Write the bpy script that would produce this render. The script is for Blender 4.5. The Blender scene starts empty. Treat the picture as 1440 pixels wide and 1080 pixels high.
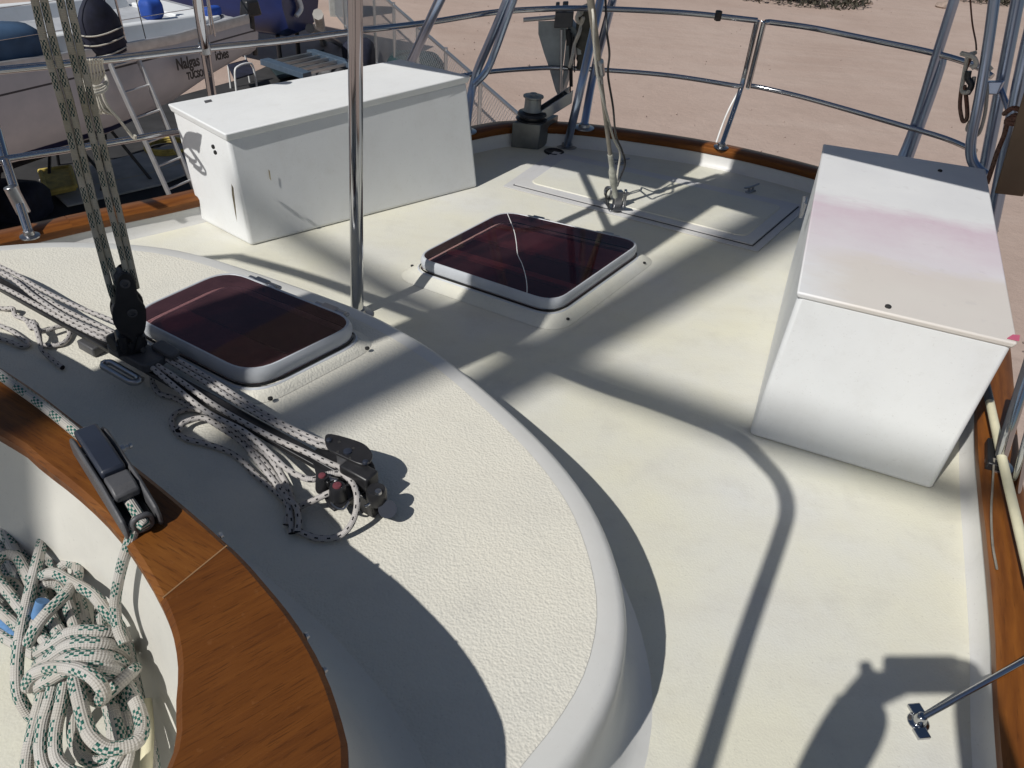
import bpy, bmesh, math, random
from mathutils import Vector, Matrix
import numpy as np
random.seed(7); rng = np.random.default_rng(7)
scene = bpy.context.scene
V = lambda *a: np.array(a, float)
# ------------------------------------------------------------------ camera
FPX = 1082.0                      # focal length in pixels of the 1440 px wide photograph
CAM = V(0, 0, 1.3)
_n = V(600-720, 1980-540, FPX); _n /= np.linalg.norm(_n)
_z = -_n; _y = V(0, 0, 1) - _z[2]*_z; _y /= np.linalg.norm(_y); _x = np.cross(_y, _z)
R = np.array([_x, _y, _z])        # world axes seen in camera coordinates (x right, y down, z ahead)
cd = bpy.data.cameras.new('camera'); cam = bpy.data.objects.new('camera', cd)
scene.collection.objects.link(cam); scene.camera = cam
cd.sensor_width = 36; cd.lens = 36*FPX/1440; cd.clip_start = 0.02; cd.clip_end = 2000
M = Matrix.Identity(4)
for i in range(3):
    M[i][0] = R[i, 0]; M[i][1] = -R[i, 1]; M[i][2] = -R[i, 2]; M[i][3] = CAM[i]
cam.matrix_world = M
def ray(p):
    d = R @ V(p[0]-720, p[1]-540, FPX); return d/np.linalg.norm(d)
def P(px, py, z=0.0):             # a measured image point brought to its real height z
    d = ray((px, py)); return CAM + d*((z-CAM[2])/d[2])
def PH(px, py, D):                # ... or to its real horizontal distance D
    d = ray((px, py)); return CAM + d*(D/np.hypot(d[0], d[1]))
# ------------------------------------------------------------------ light
SUN = -ray((1250, 935))           # direction towards the sun
EL = math.asin(SUN[2])
world = bpy.data.worlds.new('World'); scene.world = world; world.use_nodes = True
nt = world.node_tree; bg = nt.nodes['Background']
sky = nt.nodes.new('ShaderNodeTexSky'); sky.sky_type = 'NISHITA'; sky.sun_disc = False
sky.sun_elevation = EL; sky.sun_rotation = math.atan2(SUN[0], SUN[1])
sky.air_density = 1.0; sky.dust_density = 0.6; sky.ozone_density = 1.2
nt.links.new(sky.outputs[0], bg.inputs[0]); bg.inputs[1].default_value = 0.05
sl = bpy.data.lights.new('sun', 'SUN'); sl.energy = 3.95; sl.angle = math.radians(0.53); sl.color = (1, 0.975, 0.925)
so = bpy.data.objects.new('sun', sl); scene.collection.objects.link(so)
so.rotation_euler = Vector(SUN).to_track_quat('Z', 'Y').to_euler(); so.location = (-20, -25, 40)
scene.view_settings.view_transform = 'Standard'; scene.view_settings.look = 'None'
scene.view_settings.exposure = -0.04; scene.view_settings.gamma = 1.0
scene.cycles.max_bounces = 8; scene.cycles.transparent_max_bounces = 12

# ------------------------------------------------------------------ materials
def newmat(name):
    m = bpy.data.materials.new(name); m.use_nodes = True
    return m, m.node_tree, m.node_tree.nodes['Principled BSDF']
def N(t, typ, **kw):
    n = t.nodes.new('ShaderNode'+typ)
    for k, v in kw.items(): setattr(n, k, v)
    return n
def L(t, a, b): t.links.new(a, b)
def mth(t, op, a, b=None, c=None):
    n = N(t, 'Math', operation=op)
    for i, v in enumerate((a, b, c)):
        if v is None: continue
        if isinstance(v, (int, float)): n.inputs[i].default_value = v
        else: L(t, v, n.inputs[i])
    return n.outputs[0]
def mix(t, fac, a, b):
    n = N(t, 'MixRGB')
    for i, v in enumerate((fac, a, b)):
        if isinstance(v, (int, float)): n.inputs[i].default_value = v
        elif isinstance(v, tuple): n.inputs[i].default_value = (*v, 1) if len(v) == 3 else v
        else: L(t, v, n.inputs[i])
    return n.outputs[0]
def noise(t, scale, vec=None, detail=4, rough=0.55):
    n = N(t, 'TexNoise'); n.inputs['Scale'].default_value = scale
    n.inputs['Detail'].default_value = detail; n.inputs['Roughness'].default_value = rough
    if vec is not None: L(t, vec, n.inputs['Vector'])
    return n.outputs[0]
def ramp(t, f, *stops):
    n = N(t, 'ValToRGB'); e = n.color_ramp.elements
    while len(e) < len(stops): e.new(0.5)
    for i, (p, c) in enumerate(stops):
        e[i].position = p; e[i].color = (*c, 1) if isinstance(c, tuple) else (c, c, c, 1)
    L(t, f, n.inputs[0]); return n.outputs[0]
def bump(t, bsdf, h, strength=0.3, dist=0.01):
    n = N(t, 'Bump'); n.inputs['Strength'].default_value = strength; n.inputs['Distance'].default_value = dist
    L(t, h, n.inputs['Height']); L(t, n.outputs[0], bsdf.inputs['Normal'])
def obj_co(t): return N(t, 'TexCoord').outputs['Object']
def uv_co(t): return N(t, 'TexCoord').outputs['UV']
def plain(name, col, rough=0.5, metal=0.0, var=0.12, scale=12, bmp=0.0, bscale=60, spec=0.5, coat=0.0):
    m, t, b = newmat(name); co = obj_co(t)
    f = noise(t, scale, co)
    dark = tuple(c*(1-var) for c in col); lite = tuple(min(1, c*(1+var)) for c in col)
    L(t, ramp(t, f, (0.3, dark), (0.7, lite)), b.inputs['Base Color'])
    rr = mth(t, 'MULTIPLY_ADD', noise(t, scale*2.3, co), 0.2*rough, 0.9*rough)
    L(t, rr, b.inputs['Roughness']); b.inputs['Metallic'].default_value = metal
    b.inputs['Specular IOR Level'].default_value = spec; b.inputs['Coat Weight'].default_value = coat
    if bmp: bump(t, b, noise(t, bscale, co, 3), bmp, 0.004)
    return m
def gelcoat(name, col, stain, non_skid=0.0, nscale=110, rough=0.45, dirt=0.5):
    """weathered glass-fibre: cloudy tint, fine specks, grime, optional moulded non-skid grain"""
    m, t, b = newmat(name); co = obj_co(t)
    c = mix(t, ramp(t, noise(t, 2.3, co, 5), (0.38, 0.0), (0.68, 1.0)), col, stain)
    c = mix(t, mth(t, 'MULTIPLY', ramp(t, noise(t, 9, co, 6, 0.7), (0.52, 0.0), (0.75, 1.0)), dirt*0.35), c, (0.42, 0.40, 0.35))
    c = mix(t, mth(t, 'MULTIPLY', ramp(t, noise(t, 170, co, 2), (0.66, 0.0), (0.74, 1.0)), dirt*0.5), c, (0.30, 0.28, 0.25))
    mpg = N(t, 'Mapping'); L(t, co, mpg.inputs[0]); mpg.inputs['Rotation'].default_value = (0, 0, 0.6); mpg.inputs['Scale'].default_value = (2.2, 9, 3)
    c = mix(t, mth(t, 'MULTIPLY', ramp(t, noise(t, 1.0, mpg.outputs[0], 7, .7), (0.48, 0.0), (0.72, 1.0)), dirt*0.30), c, (0.50, 0.46, 0.40))
    c = mix(t, mth(t, 'MULTIPLY', ramp(t, noise(t, 34, co, 5, .8), (0.56, 0.0), (0.70, 1.0)), dirt*0.22), c, (0.40, 0.38, 0.35))
    L(t, c, b.inputs['Base Color']); L(t, mth(t, 'MULTIPLY_ADD', noise(t, 7, co, 5), 0.25, rough-.12), b.inputs['Roughness'])
    b.inputs['Specular IOR Level'].default_value = 0.35
    if non_skid:
        v = N(t, 'TexVoronoi', feature='SMOOTH_F1'); v.inputs['Scale'].default_value = nscale
        L(t, co, v.inputs['Vector'])
        h = mth(t, 'ADD', v.outputs['Distance'], mth(t, 'MULTIPLY', noise(t, nscale*0.6, co, 3), 1.2))
        bump(t, b, h, non_skid, 0.004)
    else:
        bump(t, b, noise(t, 6, co, 3), 0.05, 0.01)
    return m
def woodmat(name, c1, c2, c3, gloss=0.25, bands=1.0):
    """varnished plank; grain runs along v of the UV map (metres)"""
    m, t, b = newmat(name); uv = uv_co(t)
    mp = N(t, 'Mapping'); L(t, uv, mp.inputs[0]); mp.inputs['Scale'].default_value = (75, 6, 1); mp.inputs['Rotation'].default_value = (0, 0, 0.22)
    g1 = noise(t, 1.0, mp.outputs[0], 6, 0.65)
    mp2 = N(t, 'Mapping'); L(t, uv, mp2.inputs[0]); mp2.inputs['Scale'].default_value = (7, 1.6, 1)
    mp2.inputs['Rotation'].default_value = (0, 0, 0.12)
    w = N(t, 'TexWave', wave_type='BANDS', bands_direction='X'); L(t, mp2.outputs[0], w.inputs[0])
    w.inputs['Scale'].default_value = 1.4; w.inputs['Distortion'].default_value = 7; w.inputs['Detail'].default_value = 4
    w.inputs['Detail Scale'].default_value = 1.6
    f = mth(t, 'ADD', mth(t, 'MULTIPLY', g1, 0.6), mth(t, 'MULTIPLY', w.outputs[1], 0.4*bands))
    c = ramp(t, f, (0.25, c1), (0.5, c2), (0.75, c3))
    mp3 = N(t, 'Mapping'); L(t, uv, mp3.inputs[0]); mp3.inputs['Scale'].default_value = (260, 22, 1)
    pores = ramp(t, noise(t, 1.0, mp3.outputs[0], 2), (0.60, 0.0), (0.70, 1.0))
    c = mix(t, mth(t, 'MULTIPLY', pores, 0.35), c, tuple(x*0.35 for x in c1))
    big = noise(t, 5, obj_co(t), 4)
    c = mix(t, mth(t, 'MULTIPLY', ramp(t, big, (0.45, 0.0), (0.7, 1.0)), 0.35), c, tuple(x*0.6 for x in c1))
    L(t, c, b.inputs['Base Color']); b.inputs['Roughness'].default_value = gloss+0.15
    b.inputs['Coat Weight'].default_value = 0.08; b.inputs['Coat Roughness'].default_value = 0.35; b.inputs['Specular IOR Level'].default_value = 0.25
    bump(t, b, mth(t, 'ADD', g1, mth(t, 'MULTIPLY', pores, -0.5)), 0.12, 0.003)
    return m
def plankmat(name, c1, c2, c3, ang):
    """flat sawn board: straight grain in one direction across the whole board"""
    m, t, b = newmat(name); co = obj_co(t)
    def streak(al, ac, det=6):
        mp = N(t, 'Mapping', vector_type='TEXTURE'); L(t, co, mp.inputs[0]); mp.inputs['Rotation'].default_value = (0, 0, ang); mp.inputs['Scale'].default_value = (1/al, 1/ac, 1/al)
        return noise(t, 1.0, mp.outputs[0], det, .62)
    fig = streak(2.2, 26, 5); fine = streak(11, 210, 4); pores = streak(30, 420, 2); cloud = noise(t, 6, co, 5, .6)
    f = mth(t, 'ADD', mth(t, 'MULTIPLY', fig, .45), mth(t, 'ADD', mth(t, 'MULTIPLY', fine, .30), mth(t, 'MULTIPLY', cloud, .25)))
    c = ramp(t, f, (0.36, c1), (0.5, c2), (0.64, c3))
    pm = ramp(t, pores, (0.57, 0.0), (0.66, 1.0)); c = mix(t, mth(t, 'MULTIPLY', pm, 0.45), c, tuple(x*0.4 for x in c1))
    c = mix(t, mth(t, 'MULTIPLY', ramp(t, noise(t, 90, co, 3), (0.66, 0.0), (0.74, 1.0)), 0.10), c, (0.34, 0.16, 0.07))
    L(t, c, b.inputs['Base Color']); L(t, mth(t, 'MULTIPLY_ADD', cloud, 0.25, 0.32), b.inputs['Roughness'])
    b.inputs['Specular IOR Level'].default_value = 0.25
    bump(t, b, mth(t, 'ADD', fine, mth(t, 'MULTIPLY', pm, -0.6)), 0.15, 0.002)
    return m
def ropemat(name, base, fleck, kind, soil=(0.45, 0.40, 0.30), soilf=0.3):
    """braided rope; UV u = once round, v = metres along"""
    m, t, b = newmat(name); uv = uv_co(t)
    s = N(t, 'SeparateXYZ'); L(t, uv, s.inputs[0]); u, v = s.outputs[0], s.outputs[1]
    if kind == 'dots':            # lone dark picks, two staggered lines of them
        k = mth(t, 'MULTIPLY', u, 5.0); cell = mth(t, 'FLOOR', k); fu = mth(t, 'FRACT', k)
        vv = mth(t, 'ADD', mth(t, 'DIVIDE', v, 0.021), mth(t, 'MULTIPLY', cell, 0.37)); fv = mth(t, 'FRACT', vv)
        fl = mth(t, 'MULTIPLY', mth(t, 'LESS_THAN', fv, 0.30), mth(t, 'LESS_THAN', fu, 0.40))
    else:                         # patches of tracer picks in a small checker
        k = mth(t, 'MULTIPLY', u, 3.0); cell = mth(t, 'FLOOR', k); fu = mth(t, 'FRACT', k)
        vv = mth(t, 'ADD', mth(t, 'DIVIDE', v, 0.052), mth(t, 'MULTIPLY', cell, 0.35)); fv = mth(t, 'FRACT', vv)
        patch = mth(t, 'MULTIPLY', mth(t, 'LESS_THAN', fv, 0.60), mth(t, 'LESS_THAN', fu, 0.72))
        ch = mth(t, 'MODULO', mth(t, 'ADD', mth(t, 'FLOOR', mth(t, 'MULTIPLY', u, 15.0)), mth(t, 'FLOOR', mth(t, 'DIVIDE', v, 0.0055))), 2.0)
        fl = mth(t, 'MULTIPLY', patch, mth(t, 'GREATER_THAN', ch, 0.5))
    co = obj_co(t)
    c0 = mix(t, mth(t, 'MULTIPLY', ramp(t, noise(t, 14, co, 5), (0.4, 0.0), (0.75, 1.0)), soilf), base, soil)
    c = mix(t, fl, c0, fleck)
    # braid relief
    a1 = mth(t, 'SINE', mth(t, 'ADD', mth(t, 'MULTIPLY', u, 2*math.pi*8), mth(t, 'MULTIPLY', v, 900.0)))
    a2 = mth(t, 'SINE', mth(t, 'SUBTRACT', mth(t, 'MULTIPLY', u, 2*math.pi*8), mth(t, 'MULTIPLY', v, 900.0)))
    h = mth(t, 'MULTIPLY', a1, a2)
    c = mix(t, mth(t, 'MULTIPLY', mth(t, 'LESS_THAN', h, -0.45), 0.25), c, (0.2, 0.19, 0.17))
    L(t, c, b.inputs['Base Color']); b.inputs['Roughness'].default_value = 0.85
    b.inputs['Specular IOR Level'].default_value = 0.2
    bump(t, b, h, 0.5, 0.0012)
    return m
def steel(name, col=(0.50, 0.51, 0.53), rough=0.10):
    m, t, b = newmat(name); co = obj_co(t)
    L(t, ramp(t, noise(t, 3, co, 2), (0.3, tuple(c*0.9 for c in col)), (0.7, col)), b.inputs['Base Color'])
    b.inputs['Metallic'].default_value = 1.0; b.inputs['Roughness'].default_value = rough
    return m

MT = {}
MT['deck'] = gelcoat('deck_gelcoat', (0.665, 0.645, 0.53), (0.635, 0.63, 0.59), 0.11, 260, 0.6, 0.7)
MT['deck_plain'] = gelcoat('smooth_deck_gelcoat', (0.66, 0.65, 0.62), (0.60, 0.60, 0.60), 0, rough=0.4)
MT['cabin'] = gelcoat('cabin_non_skid', (0.70, 0.67, 0.58), (0.66, 0.64, 0.57), 0.34, 230, 0.65, 0.4)
MT['cabin_plain'] = gelcoat('cabin_smooth_gelcoat', (0.66, 0.65, 0.62), (0.60, 0.60, 0.58), 0, rough=0.35, dirt=0.3)
MT['coaming'] = gelcoat('coaming_gelcoat', (0.68, 0.66, 0.60), (0.58, 0.57, 0.53), 0, rough=0.35)
MT['lilac'] = gelcoat('smooth_border_gelcoat', (0.60, 0.59, 0.57), (0.53, 0.53, 0.55), 0, rough=0.4)
MT['locker'] = gelcoat('white_locker_paint', (0.755, 0.765, 0.765), (0.70, 0.71, 0.715), 0, rough=0.5, dirt=0.4)
MT['groove'] = plain('groove_shadow_gap', (0.05, 0.05, 0.06), 0.8)
MT['teak'] = plankmat('varnished_teak', (0.092, 0.030, 0.0065), (0.150, 0.052, 0.010), (0.215, 0.083, 0.017), math.atan2(*(P(200, 640, .5)-P(60, 560, .5))[[1, 0]]))
MT['teak_red'] = plankmat('varnished_red_teak', (0.088, 0.028, 0.006), (0.124, 0.041, 0.0078), (0.160, 0.056, 0.0108), math.atan2(*(P(400, 900, .5)-P(285, 965, .5))[[1, 0]]))
MT['rail_wood'] = woodmat('cap_rail_wood', (0.13, 0.042, 0.009), (0.21, 0.072, 0.013), (0.28, 0.11, 0.022), bands=0.4)
MT['plank'] = woodmat('grey_plank', (0.16, 0.11, 0.07), (0.30, 0.22, 0.14), (0.42, 0.33, 0.22), 0.6)
MT['steel'] = steel('polished_steel'); MT['steel_dull'] = steel('brushed_steel', (0.42, 0.42, 0.43), 0.3)
MT['steel_blue'] = steel('sky_tinted_dull_steel', (0.36, 0.43, 0.56), 0.30)  # blue reflection of the sky tinted into the steel colour
MT['galv'] = steel('galvanised_steel', (0.55, 0.56, 0.57), 0.45)
MT['alu'] = plain('grey_aluminium', (0.5, 0.5, 0.5), 0.45, 0.6)
MT['black'] = plain('black_plastic', (0.02, 0.02, 0.022), 0.38, 0, 0.3, 30, 0.1)
MT['black_metal'] = plain('black_anodised', (0.025, 0.025, 0.028), 0.35, 0.3, 0.3)
MT['grey_plastic'] = plain('grey_plastic', (0.075, 0.075, 0.08), 0.5, 0, 0.15, 30, 0.15, 200)
MT['slate'] = plain('slate_plastic', (0.02, 0.025, 0.04), 0.42, 0, 0.2)
MT['white'] = plain('white_plastic', (0.75, 0.75, 0.74), 0.4)
MT['red'] = plain('red_cap', (0.16, 0.045, 0.055), 0.35)
MT['cream_pipe'] = plain('cream_pipe', (0.66, 0.62, 0.44), 0.45, 0, 0.12)
MT['brown_rope'] = ropemat('brown_cord', (0.16, 0.07, 0.05), (0.08, 0.04, 0.03), 'dots')
MT['white_rope'] = ropemat('off_white_rope', (0.62, 0.59, 0.52), (0.5, 0.48, 0.42), 'dots')
MT['control'] = ropemat('black_fleck_rope', (0.49, 0.465, 0.455), (0.015, 0.015, 0.02), 'dots', soilf=0.2)
MT['sheet'] = ropemat('green_fleck_rope', (0.50, 0.48, 0.45), (0.018, 0.11, 0.09), 'patch', (0.32, 0.28, 0.21), 0.5)
MT['sheet_old'] = ropemat('weathered_green_fleck_rope', (0.52, 0.49, 0.41), (0.02, 0.06, 0.055), 'patch', (0.30, 0.26, 0.15), 0.7)
MT['rubber'] = plain('rubber', (0.02, 0.02, 0.02), 0.8)
MT['skin'] = plain('skin', (0.45, 0.27, 0.19), 0.55)
MT['shirt'] = plain('shirt', (0.12, 0.16, 0.25), 0.9); MT['trousers'] = plain('trousers', (0.10, 0.10, 0.10), 0.9)
MT['hair'] = plain('hair', (0.03, 0.02, 0.015), 0.7)

# ------------------------------------------------------------------ mesh helpers
COL = scene.collection
def crom(pts, n=8, closed=False):
    """Catmull-Rom through points"""
    p = [V(*q) for q in pts]
    if len(p) < 3 and not closed:
        return [p[0]+(p[1]-p[0])*i/n for i in range(n+1)]
    out = []; m = len(p)
    rng_ = range(m) if closed else range(m-1)
    for i in rng_:
        if closed: a, b, c, d = p[(i-1) % m], p[i], p[(i+1) % m], p[(i+2) % m]
        else:
            b, c = p[i], p[i+1]; a = p[i-1] if i else 2*b-c; d = p[i+2] if i+2 < m else 2*c-b
        for k in range(n):
            t = k/n
            out.append(0.5*((2*b)+(c-a)*t+(2*a-5*b+4*c-d)*t*t+(3*b-a-3*c+d)*t**3))
    if not closed: out.append(p[-1])
    return out
def nrm(v): return v/max(1e-9, np.linalg.norm(v))
class MB:
    def __init__(s): s.v = []; s.f = []; s.uv = []; s.mi = []
    def add(s, verts, faces, uvs=None, mi=0):
        o = len(s.v); s.v += [tuple(map(float, q)) for q in verts]
        for i, f in enumerate(faces):
            s.f.append(tuple(o+k for k in f)); s.uv.append(uvs[i] if uvs else [(0, 0)]*len(f)); s.mi.append(mi)
        return s
    def tube(s, pts, r, n=10, cap=True, mi=0, closed=False):
        pts = [V(*q) for q in pts]; m = len(pts); rr = r if hasattr(r, '__len__') else [r]*m
        t = [nrm((pts[(i+1) % m] if (i < m-1 or closed) else pts[i])-(pts[i-1] if (i > 0 or closed) else pts[i])) for i in range(m)]
        a = V(0, 0, 1) if abs(t[0][2]) < 0.9 else V(1, 0, 0)
        x = nrm(a-t[0]*a.dot(t[0])); ve = []; ln = [0]
        for i in range(m):
            x = nrm(x-t[i]*x.dot(t[i])); y = np.cross(t[i], x)
            if i: ln.append(ln[-1]+np.linalg.norm(pts[i]-pts[i-1]))
            for k in range(n):
                an = 2*math.pi*k/n; ve.append(pts[i]+rr[i]*(math.cos(an)*x+math.sin(an)*y))
        fa = []; uv = []
        for i in range(m if closed else m-1):
            j = (i+1) % m; v0 = ln[i]; v1 = ln[i+1] if i < m-1 else ln[i]+np.linalg.norm(pts[0]-pts[-1])
            for k in range(n):
                k2 = (k+1) % n; fa.append((i*n+k, i*n+k2, j*n+k2, j*n+k))
                u0, u1 = k/n, (k+1)/n; uv.append([(u0, v0), (u1, v0), (u1, v1), (u0, v1)])
        if cap and not closed:
            fa.append(tuple(range(n-1, -1, -1))); uv.append([(0, 0)]*n)
            fa.append(tuple((m-1)*n+k for k in range(n))); uv.append([(0, 0)]*n)
        return s.add(ve, fa, uv, mi)
    def cyl(s, a, b, r, r2=None, n=20, mi=0): return s.tube([a, b], [r, r if r2 is None else r2], n, True, mi)
    def box(s, c, ex, ey, ez, mi=0):
        """centre and three half-extent vectors"""
        c, ex, ey, ez = V(*c), V(*ex), V(*ey), V(*ez)
        ve = [c+i*ex+j*ey+k*ez for k in (-1, 1) for j in (-1, 1) for i in (-1, 1)]
        return s.add(ve, [(0, 2, 3, 1), (4, 5, 7, 6), (0, 1, 5, 4), (1, 3, 7, 5), (3, 2, 6, 7), (2, 0, 4, 6)], None, mi)
    def hexa(s, b4, t4, mi=0):
        """bottom quad, top quad (same order)"""
        return s.add(list(b4)+list(t4), [(3, 2, 1, 0), (4, 5, 6, 7), (0, 1, 5, 4), (1, 2, 6, 5), (2, 3, 7, 6), (3, 0, 4, 7)], None, mi)
    def prism(s, poly, off, mi=0):
        """planar polygon extruded by a vector"""
        poly = [V(*q) for q in poly]; n = len(poly); off = V(*off)
        return s.add(poly+[q+off for q in poly], [tuple(range(n-1, -1, -1)), tuple(range(n, 2*n))]+[(i, (i+1) % n, n+(i+1) % n, n+i) for i in range(n)], None, mi)
    def lathe(s, c, axis, prof, n=24, mi=0):
        """profile [(radius, height)] round an axis"""
        c = V(*c); w = nrm(V(*axis)); a = V(0, 0, 1) if abs(w[2]) < 0.9 else V(1, 0, 0)
        x = nrm(a-w*a.dot(w)); y = np.cross(w, x); ve = []; fa = []
        for r, h in prof:
            for k in range(n):
                an = 2*math.pi*k/n; ve.append(c+w*h+max(r, 1e-4)*(math.cos(an)*x+math.sin(an)*y))
        for i in range(len(prof)-1):
            for k in range(n): fa.append((i*n+k, i*n+(k+1) % n, (i+1)*n+(k+1) % n, (i+1)*n+k))
        fa.append(tuple(range(n-1, -1, -1))); fa.append(tuple((len(prof)-1)*n+k for k in range(n)))
        return s.add(ve, fa, None, mi)
    def strip(s, rings, mi=0, closed=False, vs=None, us=None):
        """loft between rings of equal length, UV: u across (metres), v along"""
        n = len(rings[0]); ve = [q for r in rings for q in r]; fa = []; uv = []
        ln = [0]
        for k in range(1, n): ln.append(ln[-1]+np.linalg.norm(V(*rings[0][k])-V(*rings[0][k-1])))
        ac = [0]
        for i in range(1, len(rings)): ac.append(ac[-1]+np.linalg.norm(V(*rings[i][n//2])-V(*rings[i-1][n//2])))
        for i in range(len(rings)-1):
            for k in range(n if closed else n-1):
                k2 = (k+1) % n; fa.append((i*n+k, i*n+k2, (i+1)*n+k2, (i+1)*n+k))
                va, vb = ln[k], ln[k2] if k2 else ln[k]+0.1
                uv.append([(ac[i], va), (ac[i], vb), (ac[i+1], vb), (ac[i+1], va)])
        return s.add(ve, fa, uv, mi)
    def build(s, name, mats, parent=None, smooth=35, bevel=0, seg=2, recalc=True):
        me = bpy.data.meshes.new(name)
        me.from_pydata(s.v, [], s.f)
        ul = me.uv_layers.new(name='UVMap'); k = 0
        for u in s.uv:
            for q in u: ul.data[k].uv = q; k += 1
        for m in (mats if isinstance(mats, (list, tuple)) else [mats]): me.materials.append(m)
        me.polygons.foreach_set('material_index', s.mi)
        if recalc:
            bm = bmesh.new(); bm.from_mesh(me); bmesh.ops.recalc_face_normals(bm, faces=bm.faces); bm.to_mesh(me); bm.free()
        if smooth:
            me.polygons.foreach_set('use_smooth', [True]*len(me.polygons))
            me.set_sharp_from_angle(angle=math.radians(smooth))
        o = bpy.data.objects.new(name, me); COL.objects.link(o)
        if parent is not None:
            o.parent = parent; o.matrix_parent_inverse = Matrix.Translation(Vector(abs_loc(parent))).inverted()
        if bevel:
            b = o.modifiers.new('bevel', 'BEVEL'); b.width = bevel; b.segments = seg; b.limit_method = 'ANGLE'; b.angle_limit = math.radians(40)
            b.harden_normals = False
        return o
def abs_loc(o):
    l = Vector(o.location)
    return l          # every parent here has its mesh in world coordinates or is an empty at top level
def thing(name, loc, label, cat, group=None):
    o = bpy.data.objects.new(name, None); COL.objects.link(o); o.location = [float(x) for x in loc]; o.empty_display_size = 0.1
    return tag(o, label, cat, group)
def tag(o, label, cat, group=None):
    o['label'] = label; o['category'] = cat
    if group: o['group'] = group
    return o
def struct(o, kind='structure'): o['kind'] = kind; return o
def off(pts, d):
    """offset a polyline in plan, to the right-hand side when d > 0"""
    p = [V(*q) for q in pts]; out = []
    for i in range(len(p)):
        t = nrm((p[min(i+1, len(p)-1)]-p[max(i-1, 0)])*V(1, 1, 0)); out.append(p[i]+V(t[1], -t[0], 0)*d)
    return out
def atz(pts, z): return [V(q[0], q[1], z) for q in pts]
def resample(pts, n):
    p = [V(*q) for q in pts]; l = [0]
    for i in range(1, len(p)): l.append(l[-1]+np.linalg.norm(p[i]-p[i-1]))
    return [V(*[np.interp(s, l, [q[k] for q in p]) for k in range(3)]) for s in np.linspace(0, l[-1], n)]
def rope(name, pts, r, mat, parent=None, n=10, seg=8, jitter=0.0):
    q = crom(pts, seg)
    if jitter: q = [a+rng.normal(0, jitter, 3) for a in q]
    return MB().tube(q, r, n).build(name, mat, parent, 60)
UP = V(0, 0, 1)
AFT = V(math.cos(math.radians(57)), math.sin(math.radians(57)), 0)     # boat axis, towards the stern
PORT = V(AFT[1], -AFT[0], 0)

# ================================================================== THE BOAT WE STAND ON
GROUND = -3.3
boat = thing('sailboat', (0.03, 2.52, -1.5), 'cream decked sailboat in the foreground with white trunk cabin and varnished cap rails', 'sailboat')
# deck outline (inner foot of the toe rail), from forward starboard round the stern to forward port
edge = [V(-3.6, .2, 0), V(-3.0, .85, 0), V(-2.35, 1.5, 0)]+[P(*q, 0.05) for q in ((0, 356), (130, 326), (275, 294))]
edge += [V(-0.74, 3.06, 0)]+[P(*q, 0.05) for q in ((665, 199), (725, 189), (800, 191), (880, 200), (1010, 221), (1150, 256))]
edge += [V(1.52, 3.14, 0), V(1.62, 2.9, 0), V(1.60, 2.6, 0), V(1.46, 2.15, 0)]+[P(*q, 0.05) for q in ((1371, 640), (1383, 780), (1393, 900), (1402, 1080))]
edge += [V(.66, .1, 0), V(.42, -.5, 0), V(.2, -1.0, 0)]
edge = atz(resample(crom(edge, 6), 140), 0.0)
# ---- deck: non-skid inside, smooth margin, low bulwark
crest_px = [(0, 345), (100, 340), (200, 345), (270, 357), (340, 378), (420, 405), (500, 435), (560, 465), (620, 503), (690, 560), (760, 626), (815, 695), (848, 765), (866, 840), (865, 900), (850, 960), (825, 1010), (790, 1062), (745, 1120)]
ZT = 0.22
crest = [V(-3.05, .1, ZT), V(-2.72, .7, ZT), V(-2.32, 1.25, ZT), V(-1.9, 1.68, ZT)]+[P(*q, ZT) for q in crest_px]+[V(0.0, .38, ZT), V(-.1, .15, ZT), V(-.22, -.2, ZT), V(-.5, -.9, ZT)]
crest = resample(crom(crest, 6), 160)
deck = MB()
inner = resample(off(edge, 0.016), 160)
foot = resample(off(crest, -0.10), 160)
tq = atz(inner, 0); deck.add(tq, [tuple(range(len(tq)))])
dk = deck.build('deck', MT['deck'], boat, 30)
dm = MB(); e2 = resample(edge, 160)
dm.strip([atz(e2, 0.055), [a*.7+b*.3+V(0, 0, .012-a[2]*0) for a, b in zip(atz(e2, 0.0), atz(inner, 0.0))], atz(inner, 0.004), atz(off(inner, 0.004), -0.002)])
dm.build('bulwark', MT['deck_plain'], boat, 60)
# ---- trunk cabin
cab = MB(); nc = len(crest)
prof = [(0.040, ZT-.0012), (0.0, ZT-.0022), (-0.012, ZT-.008), (-0.020, ZT-.022), (-0.024, ZT-.05), (-0.029, .11), (-0.037, .06), (-0.054, .024), (-0.080, .006), (-0.105, -.002)]
cab.strip([atz(off(crest, d), z) for d, z in prof])
cabin = cab.build('cabin_side', MT['cabin_plain'], boat, 60)
# ---- coaming
capo = [V(-2.75, .1, .5), V(-2.45, .6, .5), V(-2.2, .98, .5), V(-1.85, 1.24, .5), V(-1.35, 1.27, .5)]+[P(*q, .5) for q in ((0, 520), (100, 592), (215, 680), (320, 771), (370, 825), (412, 878), (447, 938), (471, 1002), (484, 1080))]+[V(-.14, .28, .5), V(-.18, .1, .5), V(-.28, -.15, .5), V(-.5, -.6, .5), V(-.7, -1.0, .5)]
capi = [V(-2.55, .05, .5), V(-2.25, .5, .5), V(-2.02, .84, .5), V(-1.75, 1.05, .5), V(-1.3, 1.10, .5)]+[P(*q, .5) for q in ((0, 607), (60, 650), (112, 690), (165, 742), (213, 812), (243, 875), (255, 930), (253, 985), (241, 1080))]+[V(-.345, .25, .5), V(-.39, .08, .5), V(-.47, -.12, .5), V(-.66, -.52, .5), V(-.86, -.92, .5)]
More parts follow.
